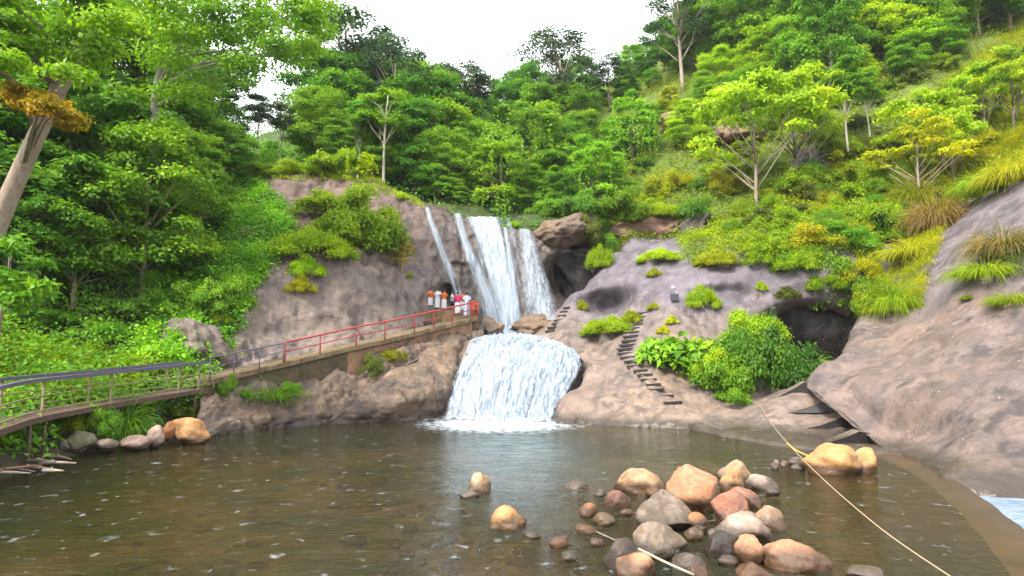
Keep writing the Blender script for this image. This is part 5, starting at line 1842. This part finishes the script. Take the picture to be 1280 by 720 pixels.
for (k, px, pt_, Y, gcol, lb, wd) in [
    ('flat_b', 938, 95, 54, 'lime', 'thin leaning tree with a sparse yellow green crown, leftmost of the flat topped ones', 0.7),
    ('flat_a', 985, 88, 55, 'lime', 'flat topped yellow green tree with a forked dark trunk on the right hillside', 0.8),
    ('flat_b', 1008, 92, 57, 'lime', 'flat topped tree just behind the forked dark trunk', 0.65),
    ('slender_a', 1055, 70, 57, 'fresh', 'slender pale trunked tree right of the flat topped trees', 0.9),
    ('slender_b', 1083, 85, 58, 'fresh', 'slender tree with a white trunk beside the yellow green slope', 0.9),
    ('flat_a', 1150, 105, 52, 'lime', 'small flat topped tree standing alone on the grassy slope', 0.75),
    ('flat_b', 1145, 148, 49, 'yellow', 'smallest yellow sapling tree on the grassy slope', 0.8),
    ('flat_b', 1186, 138, 50, 'lime', 'little dark stemmed tree right of the yellow sapling tree', 0.6),
    ('flat_a', 1258, 62, 52, 'lime', 'flat topped tree on the meadow near the right edge', 0.7),
    ('flat_b', 1225, 80, 54, 'lime', 'low flat tree on the meadow left of the one by the right edge', 0.7),
    ('broad_a', 1030, -10, 68, 'fresh', 'tree with a thick pale leaning trunk at the top of the right hillside', 0.8),
]:
    tree(k, px, pt_, Y, gcol, lb, None, wd)

# ------------------------------------------------------------------ ground cover
BIGL = [(-500, 640), (-500, -400), (360, -400), (360, 470), (270, 560), (-10, 600)]
cover('bank', 15000, [(-300, 640), (-300, 120), (350, 120), (350, 300), (290, 470), (262, 540), (-300, 620)], 0.26, 0.15, 'mid', 'undergrowth', 'tangled dark green undergrowth covering the left hillside', clump=8, thick=1.0, k=1.2, excl=[(58, 532), (140, 530), (150, 545), (185, 528), (275, 512), (275, 575), (58, 600)])
cover('bank', 6000, [(-100, 500), (-100, 425), (40, 425), (110, 440), (200, 445), (235, 470), (120, 505), (0, 520)], 0.13, 0.08, 'lime', 'weeds', 'low bright green weeds behind the footbridge', clump=9, thick=0.5, k=0.7)
cover('bank', 7000, [(170, 460), (190, 330), (230, 230), (345, 240), (352, 300), (300, 360), (285, 420), (230, 460)], 0.19, 0.17, 'fresh', 'creeper', 'round leaved creeper spilling down beside the rock dome', clump=9, thick=0.5, k=1.35)
cover('cliff_rock', 4200, [(200, 480), (235, 300), (262, 212), (330, 232), (365, 262), (368, 290), (345, 325), (312, 370), (298, 415), (262, 455)], 0.19, 0.17, 'fresh', 'creeper', 'round leaved creeper on the left flank of the dome', clump=9, thick=0.5, k=1.35)
cover('cliff_rock', 1600, [(300, 222), (330, 205), (420, 212), (520, 235), (530, 262), (500, 250), (440, 229), (350, 226)], 0.30, 0.04, 'lime', 'grass', 'bright grass along the crest of the dome', mode='blade', clump=8, thick=0.25)
cover('forest_floor', 9000, [(200, 330), (200, 150), (820, 100), (820, 330)], 0.36, 0.2, 'mid', 'undergrowth', 'undergrowth of the forest behind the falls', clump=8, thick=1.6)
cover('hillside', 34000, [(690, 330), (690, 0), (1500, -300), (1500, 260), (1180, 330), (1060, 340), (850, 310)], 0.27, 0.13, 'lime', 'undergrowth', 'sunny green scrub covering the right hillside', clump=8, thick=1.1, k=0.62)
cover('hillside', 9000, [(1120, 190), (1160, 120), (1290, 20), (1500, -60), (1500, 170), (1290, 150), (1190, 215)], 0.55, 0.035, 'yellow', 'grass', 'yellow green meadow grass high on the right hillside', mode='blade', clump=8, thick=0.5)
cover('hillside', 6000, [(1100, 330), (1130, 225), (1200, 205), (1290, 150), (1400, 110), (1400, 230), (1230, 240), (1160, 300)], 0.6, 0.035, 'yellow', 'grass', 'long grass at the brow of the big right rock', mode='blade', clump=8, thick=0.5, k=0.8)
SCRUB = [(735, 262), (800, 255), (1100, 240), (1100, 330), (1060, 318), (1000, 338), (955, 332), (935, 318), (905, 318), (880, 335), (858, 330), (850, 298), (800, 300), (745, 310)]
cover('slope_rock', 5000, SCRUB, 0.20, 0.09, 'lime', 'undergrowth', 'low yellow green scrub creeping over the top of the purple rock', clump=9, thick=0.6, k=0.85)
cover('right_rock', 3000, [(1080, 400), (1085, 360), (1105, 320), (1150, 270), (1215, 225), (1400, 150), (1300, 200), (1240, 235), (1190, 262), (1165, 330), (1150, 385)], 0.5, 0.03, 'yellow', 'grass', 'drooping grass on the left edge of the big right rock', mode='blade', clump=8, thick=0.3, k=0.8, bend=1.6)
cover('right_rock', 700, [(1255, 310), (1290, 290), (1450, 240), (1450, 320), (1300, 345), (1260, 335)], 0.5, 0.03, 'olive', 'grass', 'straw tinged grass hanging on the right rock', mode='blade', clump=8, thick=0.3, bend=1.6)

# ------------------------------------------------------------------ single bushes, tussocks and plants
def b(*a, **k):
    return bush(*a, **k)


b('fern_a', 385, 322, 120, 58, 'lime', 'widest bright green mound of ferny growth on the dome', 'shrub', name='shrub', k=0.9)
b('fern_b', 380, 344, 58, 36, 'lime', 'yellow green mound just under the widest mound on the dome', 'shrub', name='shrub')
b('fern_b', 374, 364, 44, 30, 'yellow', 'lowest little mound hanging at the bottom of the dome greenery', 'shrub', name='shrub', k=0.8)
b('bush_b', 432, 316, 96, 72, 'lime', 'leafy bush in the middle of the dome greenery', k=0.7)
b('bush_a', 420, 280, 90, 44, 'lime', 'bush at the top of the dome greenery under the reddish rock edge', k=0.9)
b('fern_a', 470, 308, 76, 40, 'lime', 'fine leaved mound at the right of the dome greenery', 'shrub', name='shrub', k=0.8)
b('sapling', 500, 345, 78, 52, 'yellow', 'spreading sapling with flat yellow green leaves on the dome', 'sapling', name='sapling', k=0.8)
b('fern_b', 512, 346, 14, 8, 'lime', 'tiny tuft on the dome left of the cave mouth', 'plant', name='plant')
b('fern_b', 272, 402, 32, 24, 'lime', 'small yellow green tuft low on the left edge of the dome', 'plant', name='plant')
b('bush_a', 278, 385, 36, 40, 'fresh', 'small leafy bush at the left foot of the dome')
b('sapling', 433, 238, 22, 46, 'lime', 'sapling with a white stem on the dome crest', 'sapling', name='sapling')
b('bush_b', 350, 222, 60, 22, 'lime', 'low bush on the left of the dome crest', k=0.9)
b('bush_a', 410, 222, 55, 34, 'lime', 'bush on the dome crest below the slim pale trunks', k=0.8)
b('sapling', 455, 230, 80, 44, 'lime', 'broad sapling with tiered leaves on the dome crest', 'sapling', name='sapling')
b('fern_a', 500, 248, 24, 14, 'lime', 'round tuft on the dome crest nearest the falls', 'plant', name='plant')
b('fern_a', 642, 284, 26, 12, 'lime', 'tuft at the crest right of the falls', 'plant', name='plant')
# below the walkway
b('reed', 338, 499, 60, 20, 'fresh', 'grassy tuft growing at the foot of the mossy wall', 'plant', name='plant')
b('bush_a', 282, 496, 18, 24, 'fresh', 'small leafy plant by the dark gap at the bridge end', 'plant', name='plant')
b('bush_c', 305, 497, 14, 14, 'fresh', 'tiny leafy plant between the bridge end and the grassy tuft', 'plant', name='plant')
b('bush_b', 362, 492, 22, 16, 'fresh', 'small plant at the right end of the grassy tuft', 'plant', name='plant')
b('bush_b', 468, 470, 26, 30, 'olive', 'straggly weed growing in the crack below the walkway', 'plant', name='plant')
b('bush_b', 488, 452, 30, 18, 'yellow', 'yellowish weed in the crack under the pink wall', 'plant', name='plant', k=0.7)
# left bank
b('reed', 150, 548, 62, 50, 'fresh', 'reedy green bush at the waterline below the footbridge', name='bush')
b('bush_b', 128, 545, 40, 40, 'fresh', 'leafy bush behind the reedy one below the footbridge')
b('bush_a', 66, 545, 26, 26, 'mid', 'small leafy bush under the footbridge beside its leg')
b('bush_c', 95, 540, 34, 30, 'lime', 'pale leaved plant under the footbridge', 'plant', name='plant', k=0.7)
b('bush_b', 232, 520, 40, 16, 'olive', 'thin weeds on top of the orange boulder bank', 'plant', name='plant')
# right slope
b('fern_a', 765, 416, 74, 30, 'lime', 'long bright green mound in front of the dark hollow', 'shrub', name='shrub')
b('fern_b', 745, 418, 40, 24, 'lime', 'left end mound in front of the dark hollow', 'shrub', name='shrub', k=0.8)
b('fern_b', 790, 402, 34, 20, 'yellow', 'right end mound in front of the dark hollow at the stair top', 'shrub', name='shrub', k=0.8)
b('fern_b', 727, 386, 20, 16, 'yellow', 'small yellow tuft left of the dark hollow', 'plant', name='plant', k=0.7)
b('fern_a', 752, 334, 44, 40, 'lime', 'bright mound beside the large dark cave', 'shrub', name='shrub', k=0.9)
b('bush_b', 752, 315, 34, 28, 'fresh', 'dark leaved bush above the mound beside the large cave')
b('fern_a', 827, 326, 64, 24, 'lime', 'flat bright green mound on the purple rock below the reddish face', 'shrub', name='shrub')
b('fern_b', 819, 344, 22, 14, 'yellow', 'small yellowish tuft below the flat mound on the purple rock', 'plant', name='plant', k=0.7)
b('fern_a', 880, 384, 48, 40, 'lime', 'round bushy mound on the purple rock right of the floodlight', 'shrub', name='shrub', k=0.8)
b('fern_b', 830, 416, 20, 13, 'yellow', 'tiny yellow tuft right of the steps, lower one', 'plant', name='plant')
b('fern_b', 841, 403, 20, 13, 'yellow', 'tiny yellow tuft right of the steps, upper one', 'plant', name='plant')
b('fern_b', 818, 386, 20, 11, 'yellow', 'tiny yellow tuft at the top of the curved steps', 'plant', name='plant', k=0.8)
b('fern_b', 952, 362, 20, 15, 'lime', 'small tuft on the rock above the big bush', 'plant', name='plant')
b('fern_a', 900, 332, 70, 30, 'yellow', 'yellow green mound hanging over the purple rock, left of three', 'shrub', name='shrub', k=0.85)
b('fern_a', 995, 338, 70, 40, 'lime', 'yellow green mound hanging over the purple rock, rightmost of three', 'shrub', name='shrub')
b('fern_b', 950, 330, 44, 34, 'lime', 'yellow green mound hanging over the purple rock, middle of three', 'shrub', name='shrub', k=0.8)
for k, (px, py, wd, h_) in enumerate([(822, 456, 46, 34), (850, 462, 60, 40), (880, 466, 60, 44), (835, 462, 40, 30), (872, 474, 36, 24)]):
    b('bigleaf', px, py, wd, h_, 'fresh', ('broad leaved plant at the left end of the clump right of the steps', 'broad leaved plant in the middle of the clump right of the steps', 'tall broad leaved plant at the right of the clump, touching the big bush', 'short broad leaved plant in front of the clump right of the steps', 'lowest broad leaved plant at the foot of the big bush')[k], 'plant', 'broad leaved plants right of the steps', 'plant')
for k, (px, py, wd, h_, kd, gcol, lb) in enumerate([
    (905, 494, 64, 56, 'bush_a', 'fresh', 'leafy bush in front of the dark cave, left part'), (940, 490, 80, 84, 'bush_b', 'mid', 'big dense bush in front of the dark cave, middle part'),
    (955, 436, 70, 52, 'bush_b', 'lime', 'yellow green bush rising behind the big bush'), (985, 482, 64, 66, 'bush_c', 'dark', 'dark low bush in the cave mouth'), (1000, 425, 60, 60, 'bush_c', 'grey', 'bluish feathery bush beside the dark cave'),
    (918, 504, 46, 26, 'bush_b', 'bright', 'small bush at the waterside crack below the big bush'), (1020, 398, 46, 40, 'bush_c', 'dark', 'dark bush under the overhang above the cave'), (890, 482, 44, 40, 'bush_a', 'lime', 'leafy bush between broad leaved plants and the big bush'),
    (925, 458, 50, 60, 'sapling', 'lime', 'sapling with tiered leaves rising out of the big bush'), (1010, 466, 46, 30, 'reed', 'fresh', 'reedy tuft at the right end of the cave bushes'), (970, 440, 40, 58, 'sapling', 'grey', 'pale feathery sapling above the dark low bush')]):
    b(kd, px, py, wd, h_, gcol, lb, k=0.9)
# big right rock: tussocks
for (px, py, wd, h_, kd, gcol, lb) in [
    (1105, 385, 70, 56, 'fern_a', 'lime', 'bright ferny mound above the dark cave at the edge of the big rock'), (1125, 388, 60, 44, 'tussock_b', 'lime', 'drooping grass tussock above the cave at the edge of the big rock'),
    (1085, 372, 44, 46, 'fern_b', 'lime', 'ferny mound left of the tussock above the cave'), (1098, 350, 50, 52, 'sapling', 'lime', 'sapling with tiered leaves above the cave'),
    (1150, 320, 70, 30, 'tussock_b', 'yellow', 'grass tussock on the shoulder of the big rock'), (1180, 285, 70, 54, 'tussock_a', 'straw', 'straw coloured tussock drooping on the brow of the big rock'),
    (1120, 300, 60, 44, 'fern_a', 'lime', 'ferny mound on the brow above the tussocks'), (1150, 260, 60, 44, 'tussock_a', 'yellow', 'pale grass tussock higher on the brow'),
    (1245, 238, 70, 36, 'tussock_b', 'lime', 'green tussock at the right brow of the big rock'), (1275, 226, 70, 40, 'tussock_b', 'yellow', 'yellow green tussock on the brow at the right edge'),
    (1240, 345, 70, 30, 'tussock_b', 'lime', 'green tussock hanging on the right of the big rock'), (1265, 318, 80, 44, 'tussock_a', 'straw', 'orange tinged straw tussock on the right of the big rock'),
    (1270, 378, 46, 20, 'tussock_b', 'lime', 'small green tussock low on the right of the big rock'), (1212, 373, 22, 7, 'fern_b', 'lime', 'flat little tuft in the middle of the big rock'),
    (1205, 215, 60, 40, 'tussock_a', 'yellow', 'yellow tussock left of the green one on the right brow')]:
    b(kd, px, py, wd, h_, gcol, lb, 'grass tuft' if kd.startswith('tuss') else 'shrub', name='tussock' if kd.startswith('tuss') else 'shrub', k=0.75)

# scattered shrubs of the right hillside
g5 = np.random.default_rng(55)


def scatter(n, poly, kinds, greens, size, label, group, kk=1.0):
    xs, ys = [p[0] for p in poly], [p[1] for p in poly]
    m = 0
    while m < n:
        x, y = g5.uniform(min(xs), max(xs)), g5.uniform(min(ys), max(ys))
        if not in_poly(np.array([x]), np.array([y]), poly)[0]:
            continue
        m += 1
        p, _n = hit(x, y)
        if p is None:
            continue
        s = g5.uniform(*size)
        wpx = s * FOC / p.y
        b(kinds[g5.integers(len(kinds))], x, y, wpx, wpx * g5.uniform(0.5, 0.8), greens[g5.integers(len(greens))], label, 'bush', group, k=kk)


scatter(120, [(760, 262), (850, 262), (1000, 300), (1100, 320), (1180, 240), (1280, 150), (1280, 60), (1100, 100), (900, 120), (770, 200)], ['bush_a', 'bush_b', 'fern_a', 'bush_c'], ['lime', 'lime', 'fresh', 'yellow', 'olive'], (1.6, 3.4), 'leafy shrub in the sunny scrub of the right hillside', 'shrubs of the right hillside', 0.75)
scatter(34, [(-60, 440), (-40, 330), (60, 280), (200, 260), (260, 250), (300, 300), (280, 380), (220, 440), (100, 440)], ['bush_a', 'bush_b', 'bush_c'], ['mid', 'fresh', 'dark', 'fresh'], (1.4, 3.0), 'leafy green bush in the thicket above the footbridge', 'bushes of the left thicket')
scatter(10, [(720, 262), (800, 262), (850, 268), (800, 300), (745, 300), (720, 280)], ['bush_a', 'bush_b'], ['fresh', 'mid', 'lime'], (1.4, 2.4), 'leafy shrub above the overhanging boulder and the reddish rock', 'shrubs above the cave', 0.85)

scatter(46, [(860, 300), (940, 250), (1080, 215), (1180, 180), (1185, 250), (1130, 310), (1060, 325), (1000, 335), (940, 322), (900, 322)], ['fern_a', 'fern_b', 'fern_a', 'bush_b'], ['lime', 'yellow', 'lime', 'fresh'], (1.8, 3.6), 'fluffy yellow green mound in the scrub above the purple rock', 'mounds above the purple rock', 0.85)

# shrubs growing over the rocks beside the hollow
for (px, py, wd, h_, kd, gcol, Yb, lb) in [
    (690, 268, 44, 26, 'bush_b', 'fresh', 54.5, 'leafy shrub on top of the overhanging boulder, left one'), (722, 274, 50, 34, 'bush_a', 'mid', 54.0, 'leafy shrub on top of the overhanging boulder, right one'),
    (738, 300, 34, 36, 'bush_b', 'olive', 53.0, 'olive shrub hanging beside the top of the large hollow'), (775, 276, 56, 34, 'bush_a', 'fresh', 55.5, 'shrub over the left end of the reddish rock face'),
    (825, 272, 70, 30, 'fern_a', 'lime', 55.6, 'yellow green shrub over the middle of the reddish rock face'), (868, 276, 46, 34, 'bush_b', 'fresh', 53.6, 'shrub over the dark grey rock by the reddish face')]:
    p = at(px, py, Yb)
    o = bush(kd, px, py, wd, h_, gcol, lb, Y=Yb, k=0.85)
for (px, py, wd, h_, kd, gcol, lb) in [
    (1056, 384, 66, 70, 'bush_b', 'fresh', 'bush hiding the right rim of the dark cave'), (1035, 362, 60, 34, 'fern_a', 'lime', 'mound on the rock lip over the dark cave, right one'),
    (985, 372, 40, 22, 'fern_b', 'olive', 'mound on the rock lip over the dark cave, left one'), (1075, 352, 70, 52, 'fern_a', 'yellow', 'yellow green mound at the corner between cave and big rock')]:
    b(kd, px, py, wd, h_, gcol, lb, k=0.85)

# ------------------------------------------------------------------ light, sky, render
SUN_EL, SUN_AZ = R(48), R(-140)     # azimuth measured from +Y towards +X: light comes from behind the camera's left
w = bpy.data.worlds.new('World')
sc.world = w
w.use_nodes = True
nt = w.node_tree
nt.nodes.clear()
out = nt.nodes.new('ShaderNodeOutputWorld')
bg = nt.nodes.new('ShaderNodeBackground')
sky = nt.nodes.new('ShaderNodeTexSky')
sky.sky_type = 'NISHITA'
sky.sun_disc = False
sky.sun_elevation = SUN_EL
sky.sun_rotation = SUN_AZ
tc = nt.nodes.new('ShaderNodeTexCoord')
nz = nt.nodes.new('ShaderNodeTexNoise')
nz.inputs['Scale'].default_value = 2.2
nz.inputs['Detail'].default_value = 5
nt.links.new(tc.outputs['Generated'], nz.inputs['Vector'])
rp = nt.nodes.new('ShaderNodeValToRGB')
rp.color_ramp.elements[0].position = 0.3
rp.color_ramp.elements[0].color = (8.4, 8.6, 9.0, 1)
rp.color_ramp.elements[1].position = 0.7
rp.color_ramp.elements[1].color = (10.5, 10.5, 10.6, 1)
nt.links.new(nz.outputs[0], rp.inputs[0])
mx = nt.nodes.new('ShaderNodeMix')
mx.data_type = 'RGBA'
mx.inputs[0].default_value = 0.82     # cloud cover
nt.links.new(sky.outputs[0], mx.inputs[6])
nt.links.new(rp.outputs[0], mx.inputs[7])
nt.links.new(mx.outputs[2], bg.inputs[0])
bg.inputs[1].default_value = 0.06
nt.links.new(bg.outputs[0], out.inputs[0])

ld = bpy.data.lights.new('sun', 'SUN')
ld.energy = 1.5
ld.angle = R(12)
ld.color = (1.0, 0.95, 0.86)
lo = bpy.data.objects.new('sun', ld)
col.objects.link(lo)
dirv = Vector((math.sin(SUN_AZ) * math.cos(SUN_EL), math.cos(SUN_AZ) * math.cos(SUN_EL), math.sin(SUN_EL)))
lo.rotation_euler = (-dirv).to_track_quat('-Z', 'Y').to_euler()
lo.location = (0, 0, 60)

sc.render.engine = 'CYCLES'
sc.cycles.max_bounces = 7
sc.cycles.diffuse_bounces = 3
sc.cycles.glossy_bounces = 3
sc.cycles.transmission_bounces = 4
sc.cycles.transparent_max_bounces = 16
sc.cycles.caustics_reflective = False
sc.cycles.caustics_refractive = False
sc.cycles.use_denoising = True
sc.cycles.sample_clamp_indirect = 4
vs_ = sc.view_settings
sc.display_settings.display_device = 'sRGB'
vs_.view_transform = 'Standard'
vs_.look = 'None'
vs_.exposure = 2.35
vs_.gamma = 1
vs_.use_curve_mapping = False

# thin haze added to lighten the dark gaps between the trees
hm = bpy.data.materials.new('haze')
hm.use_nodes = True
hm.node_tree.nodes.clear()
ho = hm.node_tree.nodes.new('ShaderNodeOutputMaterial')
hv = hm.node_tree.nodes.new('ShaderNodeVolumePrincipled')
hv.inputs['Color'].default_value = (0.92, 0.95, 1.0, 1)
hv.inputs['Density'].default_value = 0.0002
hv.inputs['Anisotropy'].default_value = 0.2
hm.node_tree.links.new(hv.outputs[0], ho.inputs['Volume'])
zt = max((o.matrix_world @ Vector(c)).z for o in sc.objects if o.type == 'MESH' for c in o.bound_box) + 3
mb = MB().box((0, 1500, (zt - 3.6) / 2), 6100, 6100, zt + 3.6)
tag(mb.build('haze', hm), kind='stuff')
